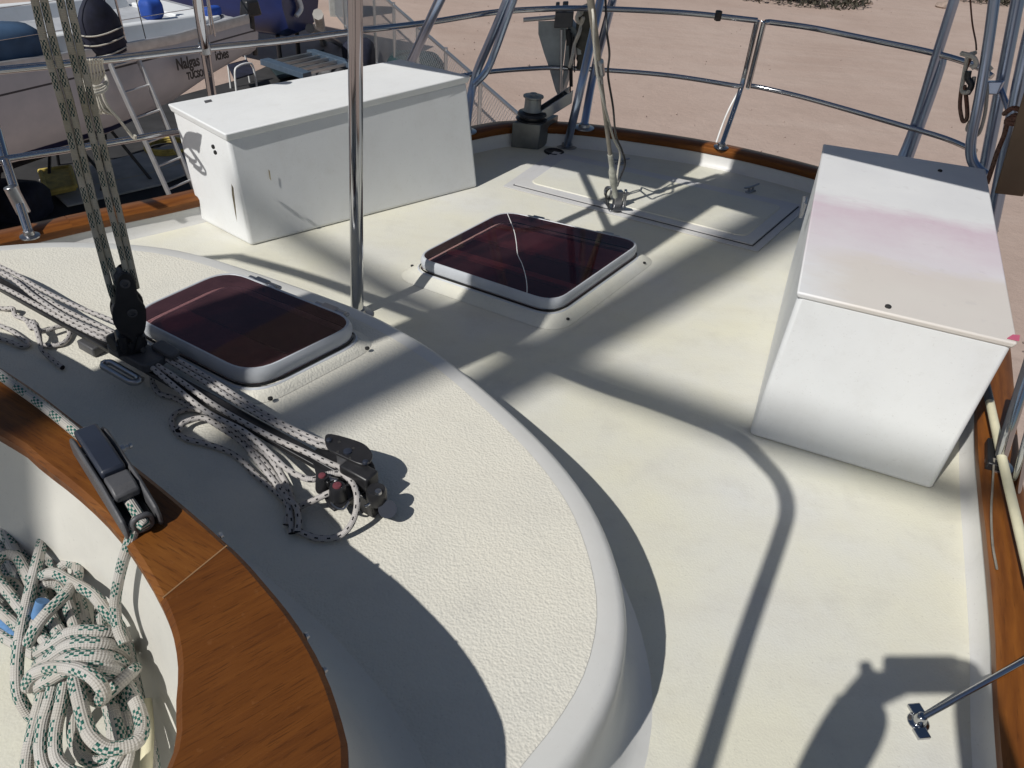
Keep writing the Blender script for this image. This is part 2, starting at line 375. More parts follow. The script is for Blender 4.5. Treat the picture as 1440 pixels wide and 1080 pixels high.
def split_at(c, q, n0, n1):
    c = crom(c, 8); k = int(np.argmin([np.linalg.norm(p-q) for p in c])); return resample(c[:k+1], n0)[:-1]+resample(c[k:], n1)
capo = split_at(capo, P(318, 772, .5), 80, 81); capi = split_at(capi, P(229, 846, .5), 80, 81)
cbase = off(capo, -0.095)
coam = MB()
coam.strip([atz(off(capo, 0.01), .478), atz(off(capo, 0.006), .45), atz(off(capo, -0.022), .34), atz(off(capo, -0.045), .275), atz(off(capo, -0.07), .238), atz(off(capo, -.11), ZT+.003), atz(off(capo, -.14), ZT-.006)])
coam.build('cockpit_coaming', MT['coaming'], boat, 60)
top = MB()
tq = atz(off(crest, 0.034), ZT)+list(reversed(atz(off(capo, -0.06), ZT))); top.add(tq, [tuple(range(len(tq)))])
top.build('cabin_top', MT['cabin'], boat, 60)
ci = MB(); bowl = [atz(off(capi, -0.012), .478), atz(off(capi, -0.01), .44), atz(off(capi, 0.03), .26), atz(off(capi, 0.05), .205), atz(off(capi, 0.085), .188)]
ci.strip(bowl)
ci.build('cockpit_lining', MT['coaming'], boat, 60)
seat = MB(); sb = atz(off(capi, 0.08), .19)
seat.add(sb, [tuple(range(len(sb)))])
seat.build('cockpit_seat', MT['deck'], boat, 40)
# wooden cap: separate boards meeting in a scarf joint
def cap_board(i0, i1, mat, dz):
    o, i = capo[i0:i1+1], capi[i0:i1+1]
    rings = [atz(off(o, .004), .476), atz(off(o, -.004), .482), atz(off(o, -.004), .498+dz), atz(off(o, .003), .504+dz),
             *[[a*(1-k)+b*k for a, b in zip(atz(o, .504+dz), atz(i, .504+dz))] for k in (.25, .5, .75)],
             atz(off(i, -.003), .504+dz), atz(off(i, .004), .498+dz), atz(off(i, .004), .482), atz(off(i, -.004), .476)]
    m = MB(); m.strip(rings)
    n = len(o); k = len(rings)
    m.f.append(tuple(j*n for j in range(k))); m.uv.append([(0, 0)]*k); m.mi.append(0)
    m.f.append(tuple(j*n+n-1 for j in reversed(range(k)))); m.uv.append([(0, 0)]*k); m.mi.append(0)
    return m.build('cap_board', mat, boat, 40)
joint = P(318, 772, .5)
ij = int(np.argmin([np.linalg.norm(q-joint) for q in capo]))
MB().tube([capo[ij]+UP*.0052, capi[ij]+UP*.0052], .0011, 6).build('scarf_joint', plain('joint_filler', (0.30, 0.17, 0.08), .6), boat, 0)
cap_board(0, ij, MT['teak'], 0.0); cap_board(ij, len(capo)-1, MT['teak_red'], 0.0012)
# canvas snap studs along the outer edge of the cap
for q in ((181, 627), (308, 754), (428, 896), (453, 944)):
    c = P(q[0]-4, q[1]+2, .490); w = nrm(off([P(q[0]-20, q[1]-30, .49), c, P(q[0]+20, q[1]+30, .49)], -1)[1]-c)
    MB().lathe(c-w*.008, w, [(.006, 0), (.006, .006), (.0035, .008), (.0035, .012), (.005, .013), (.004, .017)], 14).build('canvas_snap', MT['galv'], boat, 40)
# ---- cap rail round the deck edge
rin = edge
def rail_board(i0, i1):
    a = rin[i0:i1+1]
    rings = [atz(off(a, .004), .058), atz(off(a, .006), .064), atz(off(a, .006), .083), atz(off(a, -.004), .091), atz(off(a, -.04), .094), atz(off(a, -.078), .091), atz(off(a, -.09), .083), atz(off(a, -.09), .058)]
    m = MB(); m.strip(rings); n = len(a); k = len(rings)
    m.f.append(tuple(j*n for j in range(k))); m.uv.append([(0, 0)]*k); m.mi.append(0)
    m.f.append(tuple(j*n+n-1 for j in reversed(range(k)))); m.uv.append([(0, 0)]*k); m.mi.append(0)
    return m.build('cap_rail', MT['rail_wood'], boat, 40)
def near_i(q): return int(np.argmin([np.linalg.norm((p-q)[:2]) for p in rin]))
br = [0, near_i(P(122, 322, .08)), near_i(P(660, 195, .08)), near_i(P(1018, 215, .08)), near_i(V(1.6, 2.6, 0)), len(rin)-1]
for a, b in zip(br[:-1], br[1:]): rail_board(a, b)
# ---- hull
hl = MB(); ho = off(edge, -.075)
def shrink(pts, k, z): c = V(-.9, 1.05, 0); return [V(*(c[:2]+(q[:2]-c[:2])*k), z) for q in pts]
hl.strip([atz(ho, .058), shrink(ho, .99, -.3), shrink(ho, .95, -.8), shrink(ho, .86, -1.3), shrink(ho, .62, -1.75), shrink(ho, .2, -2.3), shrink(ho, .06, -3.25)])
hl.build('hull', MT['deck_plain'], boat, 60)
# ---- mast, spreaders and boom (above the picture; their shadows lie on the deck)
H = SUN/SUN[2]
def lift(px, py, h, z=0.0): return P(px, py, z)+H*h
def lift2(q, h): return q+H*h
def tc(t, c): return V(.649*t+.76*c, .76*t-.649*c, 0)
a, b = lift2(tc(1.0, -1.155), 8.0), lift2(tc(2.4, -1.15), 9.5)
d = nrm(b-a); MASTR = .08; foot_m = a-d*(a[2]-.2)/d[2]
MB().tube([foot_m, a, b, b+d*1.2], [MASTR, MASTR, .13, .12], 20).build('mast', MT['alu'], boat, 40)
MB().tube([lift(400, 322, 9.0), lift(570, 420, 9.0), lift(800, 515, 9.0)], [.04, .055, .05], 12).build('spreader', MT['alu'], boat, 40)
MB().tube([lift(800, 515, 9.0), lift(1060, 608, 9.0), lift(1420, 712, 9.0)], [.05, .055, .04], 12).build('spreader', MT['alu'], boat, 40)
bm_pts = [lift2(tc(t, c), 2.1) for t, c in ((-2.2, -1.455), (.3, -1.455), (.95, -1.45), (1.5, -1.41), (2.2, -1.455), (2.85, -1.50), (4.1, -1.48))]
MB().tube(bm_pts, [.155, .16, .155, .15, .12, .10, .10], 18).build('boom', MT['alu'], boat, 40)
# ================================================================== RAILS AND ARCH
def tubes(lst, name, mat, parent, r=.0127, n=12, seg=8, bevel=0):
    m = MB()
    for t in lst:
        pts, rr = (t if isinstance(t, tuple) else (t, r)); m.tube(crom(pts, seg) if len(pts) > 2 else pts, rr, n)
    return m.build(name, mat, parent, 50)
def base_plate(parent, c, r=.035, name='base_flange', mat='steel_dull'):
    return MB().lathe(c, (0, 0, 1), [(r, 0), (r, .004), (r*.55, .008), (r*.5, .02)], 20).build(name, MT[mat], parent, 40)
rail = thing('stern_rail', P(830, 180, .09), 'two bar stainless steel guard rail curving round the stern above the wooden cap rail', 'guard rail')
toppx = [(-60, 106), (0, 99), (150, 84), (290, 68), (400, 57), (500, 44), (600, 32), (690, 18), (760, 13), (830, 12), (960, 18), (1065, 29)]
lowpx = [(-60, 236), (0, 225), (130, 205), (250, 185), (400, 160), (540, 130), (660, 105), (740, 97), (800, 96), (930, 105), (1043, 122)]
tubes([[P(*q, .545 if q[0] < 610 else .575 if q[0] < 740 else .6) for q in toppx]], 'top_bar', MT['steel'], rail, .0125)
tubes([[P(*q, .265 if q[0] < 600 else .3) for q in lowpx]], 'lower_bar', MT['steel'], rail, .0115)
st_top = P(1065, 29, .6); st_mid = P(1043, 121, .3); st_bot = P(1014, 207, .094)
tubes([[st_top, st_mid, st_bot]], 'stanchion', MT['steel'], rail, .0125)
gate = thing('quarter_rail', P(1045, 190, .09), 'stainless side rail panel with square corners between double stanchion and thick raked leg', 'guard rail')
o2 = V(.029, -.011, 0)
tubes([[st_mid+o2, (st_mid+st_top)/2+o2, st_top+o2-UP*.014, st_top+o2*1.15-UP*.003, P(1083, 31, .6)]], 'stanchion', MT['steel'], gate, .0125, seg=6)
tubes([[P(1082, 31, .6), P(1140, 39, .6), P(1200, 51, .6), P(1310, 74, .6), P(1370, 92, .6), P(1395, 108, .58)]], 'top_bar', MT['steel'], gate, .0125)
tubes([[st_mid+o2, P(1058, 121, .3), P(1110, 132, .3), P(1170, 148, .3), P(1270, 177, .3), P(1330, 195, .3), P(1372, 213, .3)]], 'lower_bar', MT['steel'], gate, .0115)
base_plate(rail, st_bot-UP*.002)
MB().box(P(1010, 22, .605), V(.012, .004, 0), V(-.004, .012, 0), UP*.022).build('rail_clip', MT['black'], rail, 40, .005)
# starboard stanchions
s1 = thing('tall_stanchion', P(300, 140, .3), 'tall steel post with a welded collar rising through the rail behind the left white locker', 'stanchion')
pa = P(288, 68, .545); pb = P(308, 200, .1); up1 = pa+nrm(pa-pb)*.24
tubes([[pb, pa, up1]], 'post', MT['steel'], s1, .0165); base_plate(s1, pb-UP*.006, .04)
MB().cyl(pa-UP*.02, pa+UP*.02, .021).build('collar', MT['steel_dull'], s1, 40, .003)
s2 = thing('short_stanchion', P(40, 332, .094), 'short steel stanchion with base plate on the cap rail at the left edge', 'stanchion')
pb2 = P(42, 332, .094); pt2 = P(-12, 165, .36)
tubes([[pb2, (pb2*.4+pt2*.6), pt2, P(-60, 110, .6)]], 'post', MT['steel'], s2, .0145)
MB().cyl(P(14, 262, .22), P(34, 300, .13), .021).build('socket', MT['steel_dull'], s2, 40, .003)
base_plate(s2, pb2-UP*.002, .03)
# centre pole
pole = thing('awning_pole', P(498, 445, 0), 'tall polished steel pole standing on the deck between the two tinted hatches', 'pole')
tubes([[V(-.5, 2.03, 0), V(-.472, 2.1, .89), V(-.457, 2.137, 1.36)]], 'pole_tube', MT['steel'], pole, .0195, 24)
base_plate(pole, V(-.5, 2.03, 0), .05)
# ---- stern arch with solar panels
arch = thing('stern_arch', P(797, 205, 0), 'raked stainless tube arch tinted with sky blue standing on the stern deck behind the cables', 'arch')
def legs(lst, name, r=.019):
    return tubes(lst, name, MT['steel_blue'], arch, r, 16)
A0 = P(797, 206, .0); A1 = P(814, 135, .3); A2 = P(840, 20, .6)
B0 = P(821, 180, .092); B1 = P(836, 98, .3); B2 = P(859, 10, .6)
def ext(a, b, z): return b+(b-a)*((z-b[2])/(b[2]-a[2]))
ZP = 1.5
legs([[A0, A1, A2, ext(A1, A2, 1.0), ext(A1, A2, ZP-.03)]], 'leg'); legs([[B0, B1, B2, ext(B1, B2, ZP-.03)]], 'leg')
base_plate(arch, A0, .05); base_plate(arch, B0, .05)
C0 = P(655, 185, .092); C1 = P(668, 110, .3); C2 = P(706, 18, .6)
legs([[C0, C1, C2, ext(C1, C2, ZP-.03)]], 'leg')
D1 = P(668, 118, .3); legs([[D1, P(684, 100, .36), P(697, 70, .45), P(722, 0, .66), ext(P(697, 70, .45), P(722, 0, .66), 1.4)]], 'leg', .016)
E0 = P(548, 150, .092); E2 = P(603, 33, .6)
legs([[E0, E2, ext(E0, E2, ZP-.03)]], 'leg'); base_plate(arch, E0, .05); base_plate(arch, C0, .05)
F0 = P(1258, 246, .092); F1 = P(1286, 178, .3); F2 = P(1318, 76, .6); F3 = P(1362, 0, .86)
legs([[F0, F1], [F1, F2], [F2, F2+(F2-F1)*.9], [F2+(F2-F1)*.9, F2+(F2-F1)*2.9]][:0]+[[F0, F1, F2, F2+(F2-F1)*1.0, F2+(F2-F1)*2.9]], 'leg', .020); base_plate(arch, F0, .055)
legs([[F0+(F1-F0)*.2+V(.03, -.012, 0), F2+(F1-F2)*.18+V(.027, -.011, 0), F2+(F1-F2)*.03+V(.004, -.002, 0)]], 'brace', .0165)
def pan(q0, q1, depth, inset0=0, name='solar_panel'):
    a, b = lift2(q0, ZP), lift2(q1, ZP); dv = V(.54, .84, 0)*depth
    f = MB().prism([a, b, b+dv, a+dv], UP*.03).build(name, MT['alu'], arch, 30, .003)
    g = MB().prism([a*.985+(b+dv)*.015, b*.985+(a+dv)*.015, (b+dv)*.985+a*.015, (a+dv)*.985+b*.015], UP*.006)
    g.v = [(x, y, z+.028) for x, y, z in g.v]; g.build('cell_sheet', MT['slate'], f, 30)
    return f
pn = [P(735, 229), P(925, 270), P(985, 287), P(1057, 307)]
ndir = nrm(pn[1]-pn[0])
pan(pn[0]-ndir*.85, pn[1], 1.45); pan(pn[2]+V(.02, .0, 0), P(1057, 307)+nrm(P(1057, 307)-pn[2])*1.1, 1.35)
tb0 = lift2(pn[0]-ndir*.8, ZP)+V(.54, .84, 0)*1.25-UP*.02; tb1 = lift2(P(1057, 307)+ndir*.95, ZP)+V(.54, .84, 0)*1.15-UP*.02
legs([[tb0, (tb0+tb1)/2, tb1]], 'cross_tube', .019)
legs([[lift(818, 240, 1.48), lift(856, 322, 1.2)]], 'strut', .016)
# ---- cockpit awning frame whose hooked shadow lies on the side deck
hoop = thing('sun_awning', (-.4, .1, .5), 'bent steel awning tube over the cockpit, its hooked shadow lying on the side deck', 'awning')
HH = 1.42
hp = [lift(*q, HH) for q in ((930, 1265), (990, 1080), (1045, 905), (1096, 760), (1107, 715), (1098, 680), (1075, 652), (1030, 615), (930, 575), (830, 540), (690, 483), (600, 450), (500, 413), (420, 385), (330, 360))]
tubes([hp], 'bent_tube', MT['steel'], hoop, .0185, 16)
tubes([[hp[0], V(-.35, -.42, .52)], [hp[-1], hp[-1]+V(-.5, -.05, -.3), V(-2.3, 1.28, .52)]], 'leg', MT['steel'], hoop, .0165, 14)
# ---- right hand (port quarter) tube cluster
pq = thing('davit_frame', PH(1380, 262, 3.2), 'cluster of thick bent steel tubes rising behind the right white locker', 'tube frame')
DQ = 3.2
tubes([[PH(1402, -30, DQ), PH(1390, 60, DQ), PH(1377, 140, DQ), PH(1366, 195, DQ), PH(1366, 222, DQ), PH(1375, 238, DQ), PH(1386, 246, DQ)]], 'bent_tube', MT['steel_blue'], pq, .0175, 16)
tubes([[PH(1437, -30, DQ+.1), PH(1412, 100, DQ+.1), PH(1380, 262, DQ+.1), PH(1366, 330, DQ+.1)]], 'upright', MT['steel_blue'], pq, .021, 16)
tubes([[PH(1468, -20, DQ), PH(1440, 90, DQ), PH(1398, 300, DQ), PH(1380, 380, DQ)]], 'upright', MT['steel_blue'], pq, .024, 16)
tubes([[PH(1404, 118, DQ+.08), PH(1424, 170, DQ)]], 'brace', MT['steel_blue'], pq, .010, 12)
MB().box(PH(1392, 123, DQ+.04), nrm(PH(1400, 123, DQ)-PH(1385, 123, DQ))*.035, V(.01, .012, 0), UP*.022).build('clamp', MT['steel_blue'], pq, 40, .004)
# ================================================================== DECK HATCHES
def rounded(c4, rad, n=7):
    """rounded outline of a planar quad (4 corners in order)"""
    out = []
    for i in range(4):
        c, a, b = c4[i], c4[i-1], c4[(i+1) % 4]; u, v = nrm(a-c), nrm(b-c)
        for k in range(n+1):
            t = k/n; out.append((1-t)**2*(c+u*rad)+2*t*(1-t)*c+t*t*(c+v*rad))
    return out
def inset4(c4, d):
    cen = sum(c4)/4; return [c+nrm(c4[(i+1) % 4]-c)*d+nrm(c4[i-1]-c)*d for i, c in enumerate(c4)]
MT['acrylic'], t, b = newmat('smoked_acrylic')
for n_ in list(t.nodes):
    if n_.type == 'BSDF_PRINCIPLED': t.nodes.remove(n_)
tr = N(t, 'BsdfTransparent'); tr.inputs[0].default_value = (0.52, 0.27, 0.31, 1)
gl = N(t, 'BsdfGlossy'); gl.inputs['Roughness'].default_value = 0.04
fr = N(t, 'Fresnel'); fr.inputs[0].default_value = 1.5
df = N(t, 'BsdfDiffuse'); df.inputs[0].default_value = (0.125, 0.058, 0.066, 1)
co = obj_co(t); m0 = N(t, 'MixShader'); L(t, mth(t, 'MULTIPLY_ADD', ramp(t, noise(t, 7, co, 6, 0.7), (0.4, 0.0), (0.75, 1.0)), 0.30, 0.30), m0.inputs[0]); L(t, tr.outputs[0], m0.inputs[1]); L(t, df.outputs[0], m0.inputs[2])
m1 = N(t, 'MixShader'); L(t, mth(t, 'MULTIPLY', fr.outputs[0], 0.9), m1.inputs[0]); L(t, m0.outputs[0], m1.inputs[1]); L(t, gl.outputs[0], m1.inputs[2])
L(t, m1.outputs[0], t.nodes['Material Output'].inputs[0])
MT['acrylic_clear'] = MT['acrylic'].copy()
for n_ in MT['acrylic_clear'].node_tree.nodes:
    if n_.type == 'MATH' and n_.operation == 'MULTIPLY_ADD': n_.inputs[1].default_value = 0.16; n_.inputs[2].default_value = 0.07
    if n_.type == 'BSDF_TRANSPARENT': n_.inputs[0].default_value = (0.60, 0.36, 0.40, 1)
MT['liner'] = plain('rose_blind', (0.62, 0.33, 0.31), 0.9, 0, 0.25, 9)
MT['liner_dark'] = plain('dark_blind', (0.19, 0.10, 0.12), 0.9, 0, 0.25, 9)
def hatch(top4, ht, zbase, label, stripes, hinge_side, flange=.045, crack=False):
    c4 = [V(*q) for q in top4]; cen = sum(c4)/4
    root = thing('deck_hatch', (cen[0], cen[1], zbase), label, 'hatch')
    nz = nrm(np.cross(c4[1]-c4[0], c4[3]-c4[0])); nz = nz if nz[2] > 0 else -nz
    def ring(d, h, rad): return [q+nz*h for q in rounded(inset4(c4, d), rad)]
    f = MB()
    f.strip([ring(.0, -ht+.012, .075), ring(-.003, -.022, .075), ring(-.001, -.006, .075), ring(.002, 0, .074), ring(.006, 0.0003, .072), ring(.0075, -.002, .071), ring(.0075, -.012, .071)], closed=True)
    fr_ = f.build('frame', MT['lid_frame'], root, 30)
    g = MB(); g.strip([ring(-.004, -ht+.0125, .077), ring(-.004, -ht+.006, .077)], closed=True); g.build('gasket', MT['rubber'], root, 30)
    bs = MB(); bs.strip([ring(-.008, -ht+.0065, .08), ring(-.012, -ht+.004, .085), ring(-.016, -ht-.004, .09)], closed=True); bs.build('base_frame', MT['lid_frame'], root, 30)
    # moulded plinth under the frame
    p4 = inset4([V(q[0], q[1], 0) for q in c4], -flange)
    def pl(d, z, rad): return atz(rounded(inset4([V(q[0], q[1], 0) for q in c4], d), rad), z)
    zb = zbase; zt = min(q[2] for q in c4)-ht
    pm = MB(); pm.strip([pl(-flange, zb+.001, .09), pl(-flange*.75, zb+.4*(zt-zb)+.002, .09), pl(-.015, zt+.003, .085), pl(.03, zt+.003, .07)], closed=True)
    pm.build('plinth', MT['cabin'] if zb > .1 else MT['deck'], root, 60)
    pn_ = MB(); r1 = ring(.0073, -.0012, .071); pn_.add(r1, [tuple(range(len(r1)))])
    pn_.f[0] = tuple(reversed(pn_.f[0])) if np.cross(r1[6]-r1[0], r1[14]-r1[0])[2] < 0 else pn_.f[0]; pane = pn_.build('pane', MT['acrylic' if zbase > .1 else 'acrylic_clear'], root, 0, recalc=False)
    # blind under the pane, with darker folds
    lz = -ht+.006
    q4 = [q+nz*lz for q in inset4(c4, .018)]
    ln = MB(); k = len(stripes)
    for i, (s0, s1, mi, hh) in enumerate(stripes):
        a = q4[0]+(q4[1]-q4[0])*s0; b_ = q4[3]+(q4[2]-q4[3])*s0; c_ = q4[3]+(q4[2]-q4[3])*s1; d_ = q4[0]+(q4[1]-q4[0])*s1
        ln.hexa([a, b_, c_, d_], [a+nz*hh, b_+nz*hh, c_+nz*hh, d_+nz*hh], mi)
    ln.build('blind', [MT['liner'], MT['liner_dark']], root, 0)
    # hinges on one side, latch dogs, flange screws
    ha, hb = c4[hinge_side], c4[(hinge_side+1) % 4]; hd = nrm(hb-ha); out = nrm(np.cross(hd, nz)); out = out if out.dot(ha-cen) > 0 else -out
    for s in (.25, .75):
        hp_ = ha+(hb-ha)*s+out*.012-nz*.012
        h_ = MB(); h_.cyl(hp_-hd*.045, hp_+hd*.045, .0075); h_.box(hp_+nz*.002-out*.008, hd*.022, out*.016, nz*.008); h_.box(hp_-nz*.012+out*.012, hd*.04, out*.014, nz*.004)
        h_.build('hinge', MT['steel_dull'], root, 40, .002)
    for i in range(4):
        a, b_ = c4[i], c4[(i+1) % 4]; o_ = nrm(np.cross(b_-a, nz)); o_ = o_ if o_.dot(a-cen) > 0 else -o_
        for s in ((.06, .94) if i % 2 == 0 else ()):
            sc = a+(b_-a)*s+o_*.034; sc = V(sc[0], sc[1], zb+.3*(zt-zb)+.012)
            MB().lathe(sc-UP*.006, (0, 0, 1), [(.0055, 0), (.0055, .004), (.003, .0055)], 12).build('screw', MT['rubber'], root, 40)
    if crack:
        pass
    return root
MT['lid_frame'] = plain('painted_hatch_frame', (0.50, 0.52, 0.55), 0.38, 0, 0.08)
MT_dummy=0
h2 = [P(*q, .075) for q in ((581.4, 360.7), (708.9, 295.1), (904.8, 339.8), (780.3, 426.3))]
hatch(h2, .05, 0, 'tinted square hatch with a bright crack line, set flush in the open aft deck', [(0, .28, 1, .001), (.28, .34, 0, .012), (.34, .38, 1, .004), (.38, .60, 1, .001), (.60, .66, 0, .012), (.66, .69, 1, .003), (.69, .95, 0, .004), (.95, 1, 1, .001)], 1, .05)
root_h2 = bpy.data.objects['deck_hatch']
# crazing line in the acrylic
def pin(c4, u, v, dz): return (c4[0]*(1-u)+c4[1]*u)*(1-v)+(c4[3]*(1-u)+c4[2]*u)*v+UP*dz
def px_on(px, py, z): return P(px, py, z)
ck = [px_on(*q, .0735) for q in ((713, 299), (717, 309), (723, 325), (726, 341), (728, 358), (734, 371), (739, 388), (741, 402), (741, 414))]
MB().tube(crom(ck, 4), [.0006]+[.0016]*31+[.0006], 6).build('crack', MT['white'], root_h2, 0)
h1 = [P(*q, .285) for q in ((177, 441), (319, 377), (510, 452), (352, 529))]
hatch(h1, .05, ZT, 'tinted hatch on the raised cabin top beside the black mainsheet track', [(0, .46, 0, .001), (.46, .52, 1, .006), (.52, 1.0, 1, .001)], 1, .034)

# ================================================================== DECK LOCKERS
def stain_mat():
    m, t, b = newmat('stained_locker_lid'); co = obj_co(t)
    sx = N(t, 'SeparateXYZ'); L(t, co, sx.inputs[0])
    # co is in the lid's own frame: y along the lid, x across it
    mps = N(t, 'Mapping'); L(t, co, mps.inputs[0]); mps.inputs['Scale'].default_value = (5, 13, 1)
    w = mth(t, 'MULTIPLY', mth(t, 'SUBTRACT', noise(t, 1.0, mps.outputs[0], 8, .7), 0.5), 0.20)
    yy = mth(t, 'ADD', mth(t, 'ADD', sx.outputs[1], w), mth(t, 'MULTIPLY', sx.outputs[0], -0.05))
    pink = ramp(t, yy, (0.10, 0.0), (0.34, 0.5), (0.57, 1.0), (0.67, 0.0))
    base = mix(t, ramp(t, noise(t, 3, co, 5), (0.35, 0.0), (0.7, 1.0)), (0.74, 0.74, 0.74), (0.66, 0.66, 0.67))
    c = mix(t, mth(t, 'MULTIPLY', pink, mth(t, 'MULTIPLY_ADD', noise(t, 8, co, 6, .7), 1.0, 0.35)), base, (0.60, 0.485, 0.545))
    tan = mth(t, 'MULTIPLY', ramp(t, mth(t, 'ADD', yy, 0.0), (0.0, 1.0), (0.24, 1.0), (0.30, 0.0)), ramp(t, mth(t, 'ADD', sx.outputs[0], w), (0.0, 0.0), (0.12, 1.0)))
    c = mix(t, mth(t, 'MULTIPLY', tan, 0.6), c, (0.62, 0.55, 0.47))
    c = mix(t, mth(t, 'MULTIPLY', ramp(t, noise(t, 22, co, 4), (0.62, 0.0), (0.72, 1.0)), 0.2), c, (0.45, 0.42, 0.42))
    L(t, c, b.inputs['Base Color']); b.inputs['Roughness'].default_value = 0.55
    return m
MT['stain'] = stain_mat()
def locker(bot, topq, lidt, over, label, lidmat, dots, name='deck_locker'):
    bot = [V(*q) for q in bot]; topq = [V(*q) for q in topq]; cen = sum(bot)/4
    root = thing(name, (cen[0], cen[1], 0), label, 'locker')
    MB().hexa(bot, [q-UP*.007 for q in topq]).build('box_body', MT['locker'], root, 30, .012, 3)
    lq = inset4(topq, -over)
    # lid in its own frame
    o_ = lq[0]; ex = nrm(lq[1]-lq[0]); ez = UP; ey = np.cross(ez, ex); Rm = np.array([ex, ey, ez])
    loc = [Rm @ (q-o_) for q in lq]
    lb_ = inset4(loc, lidt*.2); m = MB(); m.hexa([q-UP*(lidt-.003) for q in lb_], loc)
    lid = m.build('lid', lidmat, None, 30, .005, 2)
    mw = Matrix.Identity(4)
    for i in range(3):
        mw[i][0], mw[i][1], mw[i][2], mw[i][3] = ex[i], ey[i], ez[i], o_[i]
    lid.parent = root; lid.matrix_parent_inverse = Matrix.Translation(root.location).inverted(); lid.matrix_basis = mw
    for c, ax in dots:
        MB().lathe(c, ax, [(.007, -.002), (.007, .002), (.004, .004)], 14).build('screw', MT['rubber'], root, 40)
    return root
# right (port) locker
rb_b = [P(1053, 612), P(1310, 690), V(1.43, 2.40, 0), V(.98, 2.56, 0)]
rb_t = [V(.644, 1.583, .45), V(1.074, 1.437, .45), P(1384, 238, .45), P(1160, 203, .45)]
rlk = locker(rb_b, rb_t, .02, .006, 'white deck locker on the right with pink stained lid', MT['stain'], [(P(1249, 431, .452), UP), (P(1322, 240, .452), UP)])
MB().prism([P(1416, 476, .4515), P(1433, 480, .4515), P(1434, 472, .4515), P(1424, 471, .4515)], UP*.0015).build('pink_tape', plain('pink_tape', (.55, .12, .2), .6), rlk, 0)
# hasp on the inboard side of its lid
hm = MB(); hq = P(1137, 292, .40)
hm.box(hq+V(-.012, .004, 0), V(.004, 0, 0), V(.008, .025, 0), UP*.02); hm.cyl(hq+V(-.018, -.01, -.03), hq+V(-.018, .01, .03), .005, None, 10)
hm.build('hasp', MT['steel_dull'], rlk, 40, .001)
# left (starboard) locker
lb_t = [P(318, 187, .4), P(657, 112, .43), P(563, 88, .43), P(240, 145, .4)]
lb_b = [P(350, 344)+V(.012, -.012, 0), P(666, 260)+V(.02, -.02, 0), P(598, 226), P(281, 309)]
llk = locker(lb_b, lb_t, .03, .009, 'long white deck locker on the left, in front of the neighbouring boat', MT['locker'], [(P(303, 206, .385)+V(-.006, -.004, 0), V(-.6, -.8, 0)), (P(306, 214, .36)+V(-.006, -.004, 0), V(-.6, -.8, 0)), (P(269, 158, .39)+V(-.008, -.006, .0), V(-.6, -.7, .3))])
# rust runs: thin flush plates of stained paint
MT['rust'] = plain('rust_run', (0.44, 0.37, 0.25), 0.8, 0, 0.3, 40)
def on_plane(px, py, p0, n_): d_ = ray((px, py)); return CAM+d_*(np.dot(p0-CAM, n_)/np.dot(d_, n_))
lf_n = nrm(np.cross(lb_b[1]-lb_b[0], lb_t[0]-lb_b[0])); lf_n = lf_n if lf_n.dot(CAM-lb_b[0]) > 0 else -lf_n
for mk in ([(325, 258), (328, 264), (331, 290), (333, 312), (330, 298), (326, 274)], [(377, 238), (379, 240), (381, 254), (379, 251)]):
    MB().prism([on_plane(*q, lb_b[0], lf_n)+lf_n*.0012 for q in mk], lf_n*.0006).build('stain_mark', MT['rust'] if mk[0][0] < 400 else plain('grey_scuff', (0.5, 0.5, 0.49), .7), llk, 0)
MB().prism([P(*q, .4005) for q in ((287, 143), (297, 141), (299, 144), (289, 146))], UP*.004).build('lid_vent', MT['grey_plastic'], llk, 30, .001)
# ---- lazarette cover: raised panel with a smooth border
lz = thing('lazarette_hatch', P(900, 290), 'large flush deck cover outlined by smooth grooves at the foot of the cables', 'deck cover')
l4 = [P(721.7, 262), P(784, 218.6), P(1123, 292.5), P(1058, 348)]
def flat(poly, z, name, mat, par, th=.004): return MB().prism(atz(poly, z), UP*th).build(name, mat, par, 30)
flat(inset4(l4, -.032), .0015, 'border', MT['lilac'], lz, .003)
flat(inset4(l4, -.001), .005, 'groove', MT['groove'], lz, .0014)
flat(inset4(l4, .004), .005, 'rim', MT['lilac'], lz, .006)
half = [l4[0]*.0+inset4(l4, .05)[0], inset4(l4, .05)[1], inset4(l4, .05)[2], inset4(l4, .05)[3]]
ni = rounded(half, .04, 6)
mm = MB(); mm.strip([atz(ni, .0105), atz(off(ni+[ni[0]], -.006)[:-1], .0135) if False else atz([q*.985+sum(half)/4*.015 for q in ni], .0145)], closed=True)
cap_ = atz([q*.985+sum(half)/4*.015 for q in ni], .0145); mm.add(cap_, [tuple(range(len(cap_)))])
mm.build('non_skid_panel', MT['deck'], lz, 50)
